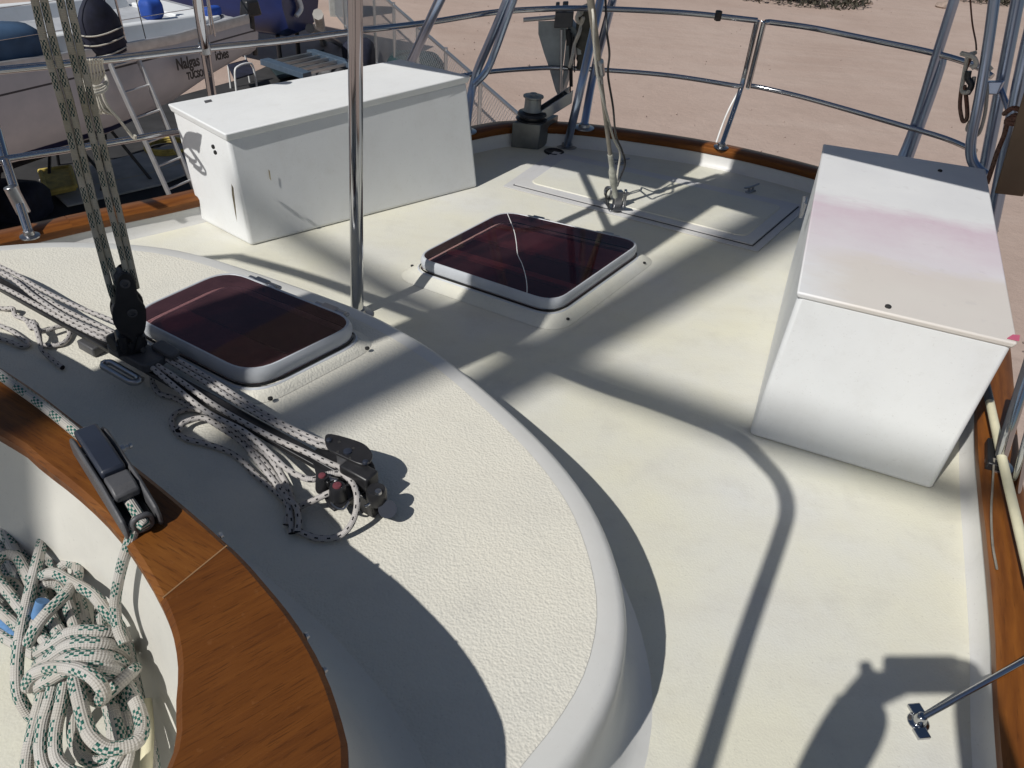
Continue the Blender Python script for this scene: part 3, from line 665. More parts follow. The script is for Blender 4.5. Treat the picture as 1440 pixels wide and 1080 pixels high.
# a deck filler plate and two cleats
fp = thing('deck_filler', P(779, 214), 'round black filler plate beside the steel winch box', 'deck plate')
MB().lathe(P(779, 214), UP, [(.048, 0), (.048, .004), (.040, .007), (.036, .004), (.01, .003)], 28).build('plate', MT['black_metal'], fp, 40)
def cleat(px, py, ang, label, s=1.0):
    c = P(px, py); t_ = thing('deck_cleat', c, label, 'cleat'); u = V(math.cos(ang), math.sin(ang), 0); w = V(-u[1], u[0], 0)
    m = MB(); m.box(c+UP*.004, u*.035*s, w*.012*s, UP*.004); m.build('foot', MT['steel_dull'], t_, 40, .003)
    m = MB(); m.cyl(c+u*.016*s, c+u*.016*s+UP*.03*s, .006*s); m.cyl(c-u*.016*s, c-u*.016*s+UP*.03*s, .006*s)
    m.tube(crom([c-u*.065*s+UP*.036*s, c-u*.03*s+UP*.032*s, c+UP*.031*s, c+u*.03*s+UP*.032*s, c+u*.065*s+UP*.036*s], 5), [.003*s]+[.006*s]*19+[.003*s], 10)
    m.build('horn', MT['steel_dull'], t_, 50)
cleat(1055, 270, math.radians(40), 'small steel cleat on the shaded deck left of the pink stained locker', .8)
cleat(872, 231, math.radians(20), 'small steel cleat on the shaded deck behind the cable foot', .7)

# ================================================================== STERN WINDLASS
wl = thing('anchor_windlass', P(752, 205), 'steel anchor windlass box with a dark drum and tapered roller arm at the stern', 'windlass')
wz = .12
w4 = [P(718, 207), P(757, 211), P(782, 196), P(745, 192)]
wt = [q+UP*wz for q in w4]
MB().hexa(w4, wt).build('box', plain('dark_steel_box', (0.16, 0.165, 0.16), .35, .5, .2, 12), wl, 30, .004)
wc = sum(wt)/4
MB().lathe(wc-V(.02, .02, 0), UP, [(.075, 0), (.075, .006), (.06, .012), (.06, .02), (.07, .024), (.066, .034), (.045, .038), (.042, .04), (.01, .041)], 26).build('drum_base', MT['black_metal'], wl, 35)
MB().lathe(wc-V(.02, .02, 0)+UP*.048, UP, [(.046, -.006), (.040, .004), (.038, .05), (.048, .056), (.048, .062), (.02, .065), (.016, .074), (.002, .076)], 26).build('drum', plain('worn_grey_metal', (.27, .28, .27), .4, .5), wl, 35)
r0 = wc+V(.0, .0, .01); r1 = P(803, 130, .24); rd = nrm(r1-r0); rs = nrm(np.cross(rd, UP))
ra = MB()
for s_ in (-1, 1):
    ra.hexa([r0+rs*s_*.026-UP*.03, r0+rs*s_*.031-UP*.03, r1+rs*s_*.031-UP*.04, r1+rs*s_*.026-UP*.04], [r0+rs*s_*.026+UP*.025, r0+rs*s_*.031+UP*.025, r1+rs*s_*.031+UP*.02, r1+rs*s_*.026+UP*.02])
ra.hexa([r0-rs*.026-UP*.03, r0+rs*.026-UP*.03, r1+rs*.026-UP*.04, r1-rs*.026-UP*.04], [r0-rs*.035-UP*.024, r0+rs*.035-UP*.024, r1+rs*.026-UP*.034, r1-rs*.026-UP*.034])
ra.build('roller_arm', MT['steel_dull'], wl, 30, .002)
MB().cyl(r1-rs*.034-rd*.03, r1+rs*.030-rd*.03, .015).build('roller', MT['rubber'], wl, 40)
# ---- anchor hung on the rail
an = thing('plate_anchor', P(790, 60, .5), 'grey plate anchor hanging from a bracket on the stern rail', 'anchor')
ah = lambda px, py: PH(px, py, 3.92)
MT['anchor'] = plain('galvanised_plate', (0.34, 0.37, 0.38), 0.55, 0.35, 0.15, 18)
nf = nrm(np.cross(ah(800, 30)-ah(756, 30), ah(786, 140)-ah(756, 30)))
pl_ = [ah(*q) for q in ((757, 30), (799, 29), (792, 90), (787, 140), (781, 127), (772, 95), (765, 75), (757, 48))]
k1 = MB(); k1.prism(pl_, nf*.006); k1.build('fluke', MT['anchor'], an, 30, .001)
k2 = MB(); k2.prism([ah(*q)+nf*.005 for q in ((799, 29), (812, 45), (808, 72), (788, 140))], nf*.06+V(.02, 0, 0)); k2.build('fluke', MT['anchor'], an, 30, .001)
k3 = MB(); k3.tube([ah(790, 40)-nf*.02, ah(789, 138)-nf*.012], .0065, 10); k3.build('shank', MT['galv'], an, 40)
k4 = MB(); k4.tube([ah(736, 28), ah(782, 24)], .010, 12); k4.build('stock', MT['galv'], an, 40)
k5 = MB(); k5.box(ah(793, 27), nrm(ah(805, 26)-ah(781, 27))*.043, nf*.022, UP*.034); k5.box(ah(784, 10), nrm(ah(805, 26)-ah(781, 27))*.009, nf*.018, UP*.02); k5.box(ah(795, 9), nrm(ah(805, 26)-ah(781, 27))*.013, nf*.018, UP*.02)
k5.build('bracket', MT['grey_plastic'], an, 30, .004)
k6 = MB()
for px, y0, y1, r_ in ((801, 40, 140, .004), (803, 45, 120, .006), (807, 50, 100, .003), (799, 40, 62, .012)):
    k6.tube([ah(px, y0)-nf*.02, ah(px+1, y1)-nf*.02], r_, 8)
k6.build('chain_stops', MT['black_metal'], an, 40)
ob = thing('wrapped_tackle', P(815, 70, .5), 'dark wrapped tackle lashed to the stern rail beside the hanging anchor', 'tackle')
MB().tube(crom([ah(824, 10), ah(822, 40), ah(820, 62), ah(817, 80), ah(814, 97)], 5), [.04]*6+[.035]*6+[.022]*5+[.014]*4, 14).build('wrap', plain('drab_canvas', (0.09, 0.085, 0.07), 0.9, 0, 0.3, 20, 0.4, 60), ob, 60)
MB().tube(crom([ah(812, 48), ah(815, 60), ah(817, 75)], 5), .022, 12).build('sleeve', plain('pale_sleeve', (0.4, 0.42, 0.40), 0.7), ob, 60)
wr = thing('rope_hank', P(812, 15, .6), 'off white rope knotted round the stern rail above the anchor', 'rope')
rope('lashing', [ah(*q)-nf*(.03 if i % 2 else .05) for i, q in enumerate(((826, 4), (818, 10), (814, 18), (820, 14), (822, 6), (816, 12), (811, 22), (815, 30), (820, 22), (817, 34), (814, 44), (808, 60), (805, 75), (801, 92)))], .0085, MT['white_rope'], wr)
# ---- backstay with its cables
bs = thing('backstay', P(867, 290), 'taped backstay with turnbuckle and loose cables rising from a chainplate on deck', 'stay')
S0 = P(867, 289, .015); S1 = V(.146, 2.681, .83); sd = nrm(S1-S0)
def sp(z): return S0+(S1-S0)*((z-S0[2])/(S1[2]-S0[2]))
MT['stay_wire'] = plain('grey_cable_cover', (0.22, 0.20, 0.165), 0.6, 0, 0.3, 25)
MB().tube([sp(.10), sp(.2), sp(.42), sp(.62)], [.007, .008, .008, .008], 12).build('wire', MT['stay_wire'], bs, 50)
MB().tube([sp(.58), sp(.66), sp(.72), sp(1.5)], [.008, .0115, .012, .012], 12).build('sheathing', MT['stay_wire'], bs, 50)
MB().tube(crom([sp(.55), sp(.59), sp(.62), sp(.65)], 4), [.009]*3+[.018]*7+[.009]*3, 14).build('turnbuckle', MT['steel_dull'], bs, 50)
tg = MB(); tg.box(S0+UP*.03, V(.016, .006, 0), V(-.004, .012, 0), UP*.035); tg.box(S0+V(.03, .01, .025), V(.006, 0, 0), V(0, .014, 0), UP*.04); tg.cyl(S0+V(-.02, 0, .05), S0+V(.045, .012, .05), .007); tg.box(S0+V(.01, 0, -.008), V(.05, .01, 0), V(-.01, .04, 0), UP*.005)
tg.build('chainplate', MT['steel_dull'], bs, 40, .003)
MB().tube(crom([sp(.06), sp(.12), sp(.2), sp(.26)], 4), [.011]*4+[.015]*4+[.010]*5, 12).build('tape_wrap', plain('clear_tape', (0.42, 0.42, 0.36), 0.35, 0, 0.3, 40), bs, 60)
q = lambda px, py, z: P(px, py, z)
rope('white_cable', [P(826, -20, .84), P(834, 20, .79), P(836, 70, .68), P(842, 115, .57), P(852, 155, .46), P(863, 195, .30), P(872, 215, .22), P(869, 240, .14), P(866, 265, .07), P(868, 286, .02)], (.0045), MT['white_rope'], bs, 8)
rope('black_cable', [P(851, -20, .83), P(853, 40, .72), P(857, 75, .64), P(855, 105, .57), P(862, 150, .45), P(866, 190, .30), P(874, 210, .23), P(879, 230, .17), P(872, 250, .11), P(868, 262, .08)], .0042, MT['black'], bs, 8)
rope('black_loop', [P(863, 262, .07), P(854, 268, .06), P(852, 280, .035), P(858, 294, .012), P(868, 298, .008), P(880, 297, .006)], .0035, MT['black'], bs, 8)
pk = thing('deck_padeye', P(852, 278), 'bent steel padeye ring on a square plate beside the backstay foot', 'deck fitting')
MB().prism([P(840, 279, .006), P(853, 273, .006), P(862, 281, .006), P(849, 286, .006)], UP*.008).build('plate', MT['steel_dull'], pk, 30, .002)
MB().tube(crom([P(856, 280, .012), P(851, 272, .05), P(853, 264, .07), P(860, 265, .07), P(859, 272, .05), P(858, 280, .012)], 5), .0055, 10).build('ring', MT['steel_dull'], pk, 50)
# lashing from the stern stanchion
ls = thing('stanchion_lanyard', P(1000, 228), 'thin white lanyard stretched from the double stanchion to the deck edge', 'lanyard')
rope('cord', [P(1041, 124, .29), P(1020, 165, .17), P(998, 228, .008)], .0045, MT['white'], ls, 8)
MB().box(P(996, 230, .006), V(.014, -.004, 0), V(.003, .008, 0), UP*.004).build('eye_strap', MT['steel_dull'], ls, 30, .002)
# ================================================================== MAINSHEET TRACK AND TACKLE ON THE CABIN TOP
ZC = ZT+.002
TR0, TR1 = P(-140, 322, .262), P(521, 690, .262)          # track axis
td = nrm(TR1-TR0); tn = nrm(np.cross(UP, td))
trk = thing('mainsheet_track', (TR0+TR1)/2-UP*.04, 'black mainsheet track running across the cabin top under the fleck ropes', 'track')
m = MB(); mid = (TR0+TR1)/2; hlf = np.linalg.norm(TR1-TR0)/2
m.box(mid, td*hlf, tn*.016, UP*.006); m.box(mid+UP*.009, td*hlf, tn*.010, UP*.004); m.box(mid-UP*.01, td*hlf, tn*.009, UP*.006)
m.build('rail_bar', MT['black_metal'], trk, 30, .002)
for s_ in (.12, .5, .75, .95):
    c = TR0+(TR1-TR0)*s_; c = V(c[0], c[1], (ZC+.246)/2)
    MB().box(c, td*.03, tn*.022, UP*(.246-ZC)/2).build('riser', MT['grey_plastic'], trk, 30, .004)
car = thing('traveller_car', P(192, 500, .28), 'grey and black traveller car on the track under the twin sheet block', 'traveller car')
cc = TR0+td*np.dot(P(192, 500, .28)-TR0, td)
MB().prism(rounded([cc+td*.07+tn*.03+UP*.012, cc-td*.07+tn*.03+UP*.012, cc-td*.07-tn*.03+UP*.012, cc+td*.07-tn*.03+UP*.012], .02), UP*.022).build('car_body', MT['grey_plastic'], car, 30, .004)
cq = P(196, 510, .285)
MB().tube(rounded([cq+td*.055-tn*.035, cq+td*.055-tn*.055, cq-td*.055-tn*.055, cq-td*.055-tn*.035], .015)+[cq+td*.055-tn*.035], .007, 10).build('bail', MT['steel_dull'], car, 50)
MB().cyl(cc-td*.035+UP*.05-tn*.03, cc-td*.035+UP*.05+tn*.03, .02).build('sheave_block', MT['black'], car, 40, .003)
MB().prism(rounded([cc+td*.09+tn*.05+UP*.030, cc+td*.02+tn*.055+UP*.030, cc+td*.02+tn*.02+UP*.030, cc+td*.09+tn*.02+UP*.030], .014), UP*.012).build('cheek', MT['grey_plastic'], car, 30, .003)
m = MB()
base_s = cc+UP*.045
m.tube(crom([base_s-td*.016, base_s-td*.018+UP*.03, base_s+UP*.05, base_s+td*.018+UP*.03, base_s+td*.016], 6), .0055, 10)
m.cyl(base_s-td*.03, base_s+td*.03, .006)
m.build('shackle', MT['steel_dull'], car, 50)
# ---- tall fiddle block standing on the car
vw = nrm((CAM-cc)*V(1, 1, 0)); vx = nrm(np.cross(UP, vw)); hv = vx
D_ = float(np.hypot(*cc[:2])); FB = lambda px, py: PH(px, py, D_-.0)
fbk = thing('fiddle_block', cc+UP*.1, 'tall black double sheave block holding the weathered green fleck sheet', 'block')
def egg(cx, cy, rx, ry, n=22): return [FB(cx+rx*math.cos(a_), cy+ry*math.sin(a_)) for a_ in np.linspace(0, 2*math.pi, n, endpoint=False)]
for s_, nm_ in ((-1, 'cheek_plate'), (1, 'cheek_plate')):
    body = [FB(*q) for q in ((169, 378), (178, 377), (187, 384), (190, 398), (193, 412), (202, 424), (204, 440), (202, 458), (195, 468), (187, 476), (179, 470), (167, 462), (158, 448), (156, 433), (160, 418), (161, 400), (164, 385))]
    MB().prism([q_+vw*s_*.016 for q_ in crom(body, 3, True)], vw*s_*.005).build(nm_, MT['black'], fbk, 30, .0025)
MB().cyl(FB(180, 438)-vw*.013, FB(180, 438)+vw*.013, .031, None, 28).build('sheave', MT['grey_plastic'], fbk, 40)
MB().cyl(FB(175, 393)-vw*.013, FB(175, 393)+vw*.013, .019, None, 24).build('sheave', MT['grey_plastic'], fbk, 40)
for c_ in ((184, 433), (174, 392)):
    MB().lathe(FB(*c_)+vw*.0205, vw, [(.010, 0), (.010, .003), (.0055, .004), (.005, .001), (.001, .001)], 20).build('axle_cap', MT['grey_plastic'], fbk, 40)
m = MB(); m.tube(crom([FB(170, 466)+vw*.02, FB(174, 484)+vw*.018, FB(183, 498), FB(193, 482)+vw*.018, FB(197, 464)+vw*.02], 5), .009, 10); m.cyl(FB(169, 474)-vw*.02, FB(169, 474)+vw*.02, .01); m.cyl(FB(197, 476)-vw*.02, FB(197, 476)+vw*.02, .012)
m.box(FB(182, 484), vx*.026, vw*.02, UP*.014)
m.build('swivel_base', MT['black'], fbk, 50)
m = MB(); m.lathe(FB(168, 387)-vw*.02, vw, [(.002, 0), (.011, .004), (.013, .02), (.011, .034), (.002, .038)], 16); m.build('top_becket', MT['grey_plastic'], fbk, 50)
# ---- sheet falls up to the boom (each fall is two parts of rope side by side)
mn = thing('main_sheet', cc+UP*.2, 'two twin falls of weathered green fleck rope rising from the fiddle block to the boom', 'rope')
def fall(pts, dx, name='fall'):
    q_ = [FB(x+dx, y) for x, y in pts]; q_.append(q_[-1]+(q_[-1]-q_[-2])*.9)
    rope(name, q_, .0064, MT['sheet_old'], mn, 10, 12)
fall([(164, 425), (157, 405), (141, 345), (118, 260), (92, 155), (66, 65), (44, -30)], -2); fall([(170, 420), (163, 398), (146, 340), (124, 255), (101, 155), (76, 65), (54, -30)], 1)
fall([(186, 405), (178, 370), (160, 300), (135, 200), (112, 105), (92, 20), (82, -30)], -3); fall([(192, 405), (184, 370), (168, 300), (144, 200), (121, 105), (102, 20), (92, -30)], 0)
# ---- control lines along the track
cl = thing('control_lines', mid, 'white ropes with black flecks led along both sides of the mainsheet track', 'rope')
RZ = .283
def line(name, pts, par, r=.0056, mat='control', seg=8):
    return rope(name, [P(a_[0], a_[1], a_[2] if len(a_) > 2 else RZ) for a_ in pts], r, MT[mat], par, 10, seg)
line('line', [(-60, 352), (5, 377), (60, 408), (110, 432), (160, 452), (186, 470)], cl)
line('line', [(-60, 358), (2, 386), (30, 398), (70, 424), (112, 446), (150, 463), (176, 480)], cl)
line('line', [(-60, 364), (4, 384, .295), (50, 418, .295), (90, 444, .292), (130, 463, .288), (166, 476), (184, 484)], cl)
line('line', [(-60, 378), (0, 402), (50, 428), (100, 455), (140, 474), (168, 484), (190, 492)], cl)
line('line', [(214, 488), (245, 504), (300, 536), (350, 568), (400, 597), (440, 616), (462, 622)], cl)
line('line', [(214, 494), (255, 518), (305, 548), (357, 580), (408, 607), (448, 626), (466, 630)], cl)
line('line', [(208, 505), (250, 533), (305, 572), (375, 611), (430, 636), (470, 654), (490, 660), (507, 655), (520, 640)], cl, .0058)
line('line', [(206, 510), (246, 544), (292, 580), (345, 608), (383, 641), (404, 660), (430, 673), (446, 673), (462, 667), (482, 667), (496, 680), (502, 698, .29), (500, 722, .27), (490, 743, .245), (474, 755, .232), (450, 757, .230), (432, 752, .229), (415, 744, .228)], cl, .006)
line('line', [(470, 690, .285), (455, 697, .275), (434, 707, .245), (420, 713, .232)], cl, .006)
tl = thing('rope_tail', P(330, 640, ZC), 'loose looped tail of the black fleck rope lying in shade on the cabin top', 'rope')
T0 = ZC+.006
line('tail', [(410, 750, T0), (408, 725, T0+.012), (402, 705, T0+.012), (380, 685, T0), (360, 668, T0), (330, 640, T0), (296, 626, T0), (262, 617, T0), (244, 602, T0), (243, 586, T0), (258, 577, T0), (282, 577, T0), (304, 590, T0+.01), (330, 612, T0+.01), (355, 634, T0+.012), (376, 655, T0+.012), (392, 678, T0+.01), (404, 700, T0+.02), (416, 712, T0+.02), (420, 730, T0+.015), (418, 748, T0+.006)], tl, .006)
line('tail', [(216, 515, .27), (214, 536, T0), (224, 553, T0), (246, 560, T0), (268, 572, T0+.01), (300, 584, T0+.02), (326, 604, T0+.02), (352, 622, T0+.02), (378, 642, T0+.024), (398, 672, T0+.02), (410, 700, T0+.01), (414, 722, T0), (412, 748, T0)], tl, .006)
line('tail', [(250, 606, T0+.01), (260, 594, T0+.01), (285, 588, T0+.01), (305, 598, T0+.012), (340, 622, T0+.012), (362, 648, T0+.014), (380, 670, T0+.014), (398, 694, T0+.014), (406, 716, T0+.012), (402, 738, T0)], tl, .006)
tl2 = thing('rope_tail', P(60, 470, ZC), 'knotted pale loops of fleck rope on the sunlit cabin top at the left edge', 'rope')
line('tail', [(-20, 432, T0), (6, 434, T0), (18, 434, T0+.01), (22, 444, T0), (36, 450, T0), (45, 462, T0+.01), (50, 455, T0+.02), (55, 470, T0+.015), (58, 484, T0), (74, 486, T0), (90, 482, T0), (98, 470, T0), (93, 459, T0+.01), (80, 460, T0+.012), (64, 465, T0+.012), (50, 462, T0+.02), (44, 452, T0+.02)], tl2, .0055)
line('tail', [(47, 452, T0+.02), (52, 466, T0+.024), (56, 480, T0+.02), (59, 492, T0+.01), (70, 503, T0), (84, 514, T0), (88, 517, T0)], tl2, .0055)
line('tail', [(-20, 452, T0), (10, 462, T0), (30, 475, T0), (40, 484, T0), (30, 487, T0), (12, 480, T0), (-20, 470, T0)], tl2, .0055)
# ---- end block with cam cleat at the track end
eb = thing('track_end_block', P(505, 660, .28), 'black end sheave block with red capped cam cleat at the end of the track', 'block')
pz = .305
m = MB(); m.prism(crom([P(*q, pz) for q in ((457, 618), (466, 613), (500, 622), (516, 630), (524, 642), (520, 652), (508, 656), (480, 644), (462, 634))], 3, True), UP*.006); m.build('top_plate', MT['black_metal'], eb, 30, .0015)
m = MB(); m.prism(crom([P(*q, .264) for q in ((440, 640), (470, 628), (515, 645), (528, 662), (524, 690), (500, 700), (470, 720), (452, 690))], 3, True), UP*.006); m.build('lower_plate', MT['black_metal'], eb, 30, .0015)
MB().cyl(P(489, 637, .305)-UP*.035, P(489, 637, .305)-UP*.004, .021, None, 24).build('sheave', MT['grey_plastic'], eb, 40)
MB().box(P(505, 668, .287), td*.034, tn*.017, UP*.018).build('side_body', MT['black'], eb, 30, .004)
for q in ((463, 620), (489, 636), (514, 651)):
    MB().lathe(P(*q, pz+.005), UP, [(.0085 if q[0] == 489 else .006, 0), (.008 if q[0] == 489 else .0055, .004), (.003, .0055)], 16).build('bolt', MT['slate'], eb, 40)
for q in ((477, 622), (497, 631), (492, 645), (475, 636)):
    MB().cyl(P(*q, pz+.0052), P(*q, pz+.0066), .0032, None, 12).build('hole', MT['rubber'], eb, 40)
for q, r_ in (((476, 702), .017), ((455, 688), .014)):
    c = P(*q, .266); cam_ = MB().lathe(c, UP, [(r_, 0), (r_*1.05, .004), (r_*.86, .030), (r_*.8, .034), (.002, .034)], 24).build('cam', MT['black'], eb, 40)
    MB().lathe(c+UP*.034, UP, [(r_*.5, 0), (r_*.45, .003), (r_*.2, .004)], 20).build('cam_cap', MT['red'], cam_, 40)
MB().tube(crom([P(462, 700, .268), P(470, 712, .272), P(482, 716, .276), P(491, 706, .28)], 5), .0022, 8).build('cam_spring', MT['steel_dull'], eb, 40)
MB().lathe(P(530, 705, .262), UP, [(.018, 0), (.019, .006), (.019, .026), (.016, .032), (.007, .033)], 24).build('fairlead', MT['black'], eb, 40)
MB().lathe(P(532, 693, .294), UP, [(.007, 0), (.006, .005), (.003, .006)], 14).build('bolt', MT['steel_dull'], eb, 40)
MB().cyl(P(545, 716, .235), P(545, 716, .262), .017, None, 18).build('end_stop', MT['slate'], eb, 40)
MB().tube(crom([P(512, 690, .27), P(519, 697, .272), P(520, 708, .272), P(513, 712, .27)], 4), .003, 8).build('pin', MT['steel'], eb, 40)
m = MB(); m.cyl(P(452, 672, .27), P(468, 682, .285), .009); m.cyl(P(462, 675, .285), P(475, 678, .285), .007); m.build('pivot', MT['steel_dull'], eb, 40)
MB().box(P(500, 690, .245), td*.06, tn*.02, UP*.022).build('foot', MT['black'], eb, 30, .003)
# ================================================================== ROPE CLUTCH AND COIL
ZK = .506
k0, k1_ = P(122, 612, .53), P(199, 730, .53)
ka = nrm((k1_-k0)*V(1, 1, 0)); kn = nrm(np.cross(UP, ka)); kc = (k0+k1_)/2; kl = np.linalg.norm((k1_-k0)[:2])/2; kc = V(kc[0], kc[1], ZK)
ct = thing('rope_clutch', kc, 'black and grey lever rope clutch screwed to the varnished coaming cap', 'rope clutch')
side = [(-1.0, .0), (-1.0, .020), (-.93, .034), (-.75, .042), (.35, .044), (.7, .036), (.95, .030), (1.02, .018), (1.02, 0)]
for s_ in (-1, 1):
    MB().prism([kc+ka*kl*x+UP*z+kn*s_*.018 for x, z in side], kn*s_*.0065).build('side_plate', MT['grey_plastic'], ct, 30, .003)
MB().prism([kc+ka*kl*x+UP*z-kn*.0165 for x, z in ((-.95, .0), (-.95, .012), (.95, .012), (.95, 0))], kn*.033).build('base', MT['black'], ct, 30, .001)
lev = MB(); lev.prism([kc+ka*kl*x+UP*z-kn*.016 for x, z in ((-.97, .030), (-.93, .046), (-.4, .052), (.18, .050), (.2, .034), (-.5, .034))], kn*.032)
lev.build('lever', MT['slate'], ct, 30, .004)
MB().prism([kc+ka*kl*x+UP*z-kn*.016 for x, z in ((.23, .030), (.23, .046), (.5, .047), (.62, .040), (.62, .028))], kn*.032).build('cam_window', MT['grey_plastic'], ct, 30, .003)
MB().tube([q for q in rounded([kc+ka*kl*.98+UP*.004+kn*.011, kc+ka*kl*.98+UP*.027+kn*.011, kc+ka*kl*.98+UP*.027-kn*.011, kc+ka*kl*.98+UP*.004-kn*.011], .008, 4)], .004, 8, closed=True).build('rope_eye', MT['grey_plastic'], ct, 50)
for x in (-.55, .45):
    MB().cyl(kc+ka*kl*x+UP*.024-kn*.0205, kc+ka*kl*x+UP*.024+kn*.0205, .004, None, 12).build('pin', MT['steel_dull'], ct, 40)
hr = thing('halyard', P(60, 560, .53), 'green fleck rope led over the varnished cap and through the clutch down to the coil', 'rope')
rope('line', [P(-70, 474, .525), P(0, 527, .522), P(60, 570, .522), P(112, 612, .526), kc+UP*.022-ka*kl*.6, kc+UP*.02+ka*kl*.5, kc+UP*.017+ka*kl*1.03, P(192, 733, .522), P(183, 760, .50), P(173, 790, .455), P(166, 820, .41), P(162, 850, .37), P(165, 880, .345), P(174, 905, .33)], .0077, MT['sheet'], hr, 12, 10)
coil = thing('rope_coil', P(110, 900, .2), 'bulky tied coil of white green fleck rope in the cockpit below the clutch', 'rope coil')
def loop(pts, r=.0086, nm='loop'): return rope(nm, [P(x, y, z) for x, y, z in pts], r, MT['sheet'], coil, 12, 9)
zs = .21
# upper bights (above the wraps): each a smooth U turning at its own apex
def bight(bx0, by0, ax, ay, hw, z0, z1, sp_=9):
    b = V(bx0, by0, 0); a = V(ax, ay, 0); u = nrm(a-b); n_ = V(-u[1], u[0], 0); pts = []
    for t_ in (0, .25, .5, .75): q = b+(a-b)*t_; pts.append(q-n_*(sp_+(hw-sp_)*t_))
    for k in range(5): an = math.pi*k/4; pts.append(a-n_*hw*math.cos(an)+u*hw*math.sin(an))
    for t_ in (.75, .5, .25, 0): q = b+(a-b)*t_; pts.append(q+n_*(sp_+(hw-sp_)*t_))
    m_ = len(pts); loop([(q[0], q[1], z0+(z1-z0)*math.sin(math.pi*k/(m_-1))**.7+.006*math.sin(k*1.3)) for k, q in enumerate(pts)])
for args in ((90, 925, -25, 800, 22, .26, .225), (84, 930, -20, 858, 20, .27, .235), (100, 925, 20, 752, 24, .275, .235), (112, 925, 52, 775, 20, .285, .25),
             (122, 925, 84, 806, 19, .29, .255), (92, 930, 8, 838, 20, .295, .265), (104, 928, 34, 742, 26, .30, .26), (136, 928, 122, 836, 17, .295, .27),
             (96, 928, 12, 800, 20, .31, .285), (112, 930, 72, 838, 18, .315, .295)):
    bight(*args)
loop([(56, 812, .305), (75, 806, .33), (100, 818, .335), (130, 836, .335), (150, 860, .33), (168, 882, .315), (180, 912, .29), (188, 950, .26), (198, 995, .235), (212, 1050, .215), (222, 1120, .21)])
loop([(40, 905, .30), (52, 880, .325), (72, 856, .335), (94, 834, .338), (108, 812, .325), (108, 796, .305), (96, 792, .29), (84, 800, .285)])
loop([(60, 760, .29), (50, 800, .31), (38, 850, .31), (28, 900, .30), (24, 940, .28), (26, 975, .255), (38, 1000, .23), (48, 1010, .22)])
# wraps round the waist
for y0, y1, z0, dz in ((905, 880, .305, .03), (922, 897, .31, .035), (938, 915, .315, .035), (952, 930, .312, .03)):
    loop([(64, y0+22, zs+.035), (54, y0+14, z0-.03), (72, y0+2, z0+.01), (100, y1+10, z0+dz), (135, y1+8, z0+dz), (162, y1+14, z0+.012), (176, y1+26, z0-.02), (176, y1+38, zs+.04)], .0094, 'wrap')
loop([(60, 960, .27), (40, 965, .29), (48, 948, .315), (78, 938, .34), (112, 942, .355), (135, 956, .355), (146, 975, .34), (138, 985, .32), (122, 970, .315)], .0094, 'wrap')
loop([(140, 985, .30), (160, 968, .315), (182, 948, .315), (190, 940, .30)], .0094, 'wrap')
# lower bights (below the wraps)
loop([(105, 955, .33), (112, 985, .335), (118, 1010, .33), (128, 1035, .325), (150, 1052, .315), (175, 1050, .31), (195, 1040, .305), (200, 1018, .30), (190, 985, .30), (172, 955, .30)], .0096)
loop([(78, 950, .31), (70, 985, .30), (60, 1020, .285), (58, 1060, .265), (70, 1090, .25), (100, 1105, .24), (135, 1110, .24), (165, 1098, .25), (178, 1070, .265), (180, 1040, .27), (172, 1000, .28), (160, 960, .29)])
loop([(92, 955, .315), (86, 990, .305), (78, 1030, .29), (80, 1065, .275), (100, 1085, .265), (130, 1090, .265), (155, 1078, .27), (168, 1050, .28), (162, 1010, .285), (150, 965, .295)])
loop([(66, 952, .29), (56, 990, .27), (46, 1030, .25), (38, 1075, .235), (40, 1130, .22)])
loop([(110, 960, .28), (104, 1000, .265), (104, 1040, .25), (118, 1066, .24), (142, 1070, .24), (158, 1048, .245), (156, 1010, .255), (144, 970, .27)])
loop([(120, 960, .25), (116, 1010, .235), (124, 1052, .225), (150, 1056, .225), (172, 1036, .23), (170, 990, .24)])
loop([(150, 960, .25), (168, 1000, .235), (176, 1050, .225), (172, 1085, .22), (150, 1110, .215)])
MB().tube(crom([P(-40, 860, .225), P(0, 872, .235), P(22, 895, .245), P(40, 905, .25), P(52, 870, .30), P(60, 845, .325)], 6), .0095, 12).build('blue_whipping', plain('blue_rope', (0.10, 0.22, 0.42), 0.8, 0, .2, 60), coil, 60)
MB().tube(crom([P(205, 985, .235), P(208, 1030, .225), P(206, 1080, .22), P(205, 1130, .215)], 6), .0085, 10).build('pale_line', MT['cream_pipe'], coil, 60)
# ================================================================== PORT RAIL DETAILS
rod = thing('brace_rod', P(1292, 1020), 'slim polished rod in a small steel foot on the side deck at the right edge', 'brace')
m = MB(); fc = P(1291, 1016, 0)
for dx, dy in ((0, 0),): m.lathe(fc, UP, [(.020, 0), (.020, .003), (.012, .006), (.010, .018), (.008, .024), (.002, .025)], 18)
m.box(fc+V(.004, .024, .004), V(.012, .002, 0), V(-.002, .010, 0), UP*.004); m.box(fc-V(.004, .024, -.004), V(.012, .002, 0), V(-.002, .010, 0), UP*.004)
m.build('foot', MT['steel'], rod, 40, .002)
tubes([[P(1293, 1012, .016), P(1440, 929, .115), P(1500, 895, .155)]], 'rod', MT['steel'], rod, .0055, 12)
pp = thing('boat_hook', P(1410, 650, .12), 'pale cream pole lying along the wooden cap rail beyond the right locker', 'pole')
MB().tube([P(1390, 556, .125), P(1408, 640, .125), P(1440, 775, .125), P(1470, 900, .125)], .0108, 16).build('shaft', MT['cream_pipe'], pp, 40)
m = MB(); m.cyl(P(1386, 538, .125), P(1392, 566, .125), .011); m.build('tip', MT['grey_plastic'], pp, 40)
rb2 = thing('rail_stanchion', P(1425, 640, .1), 'double steel side rail tubes leaning outward over the cap rail at the right edge', 'stanchion')
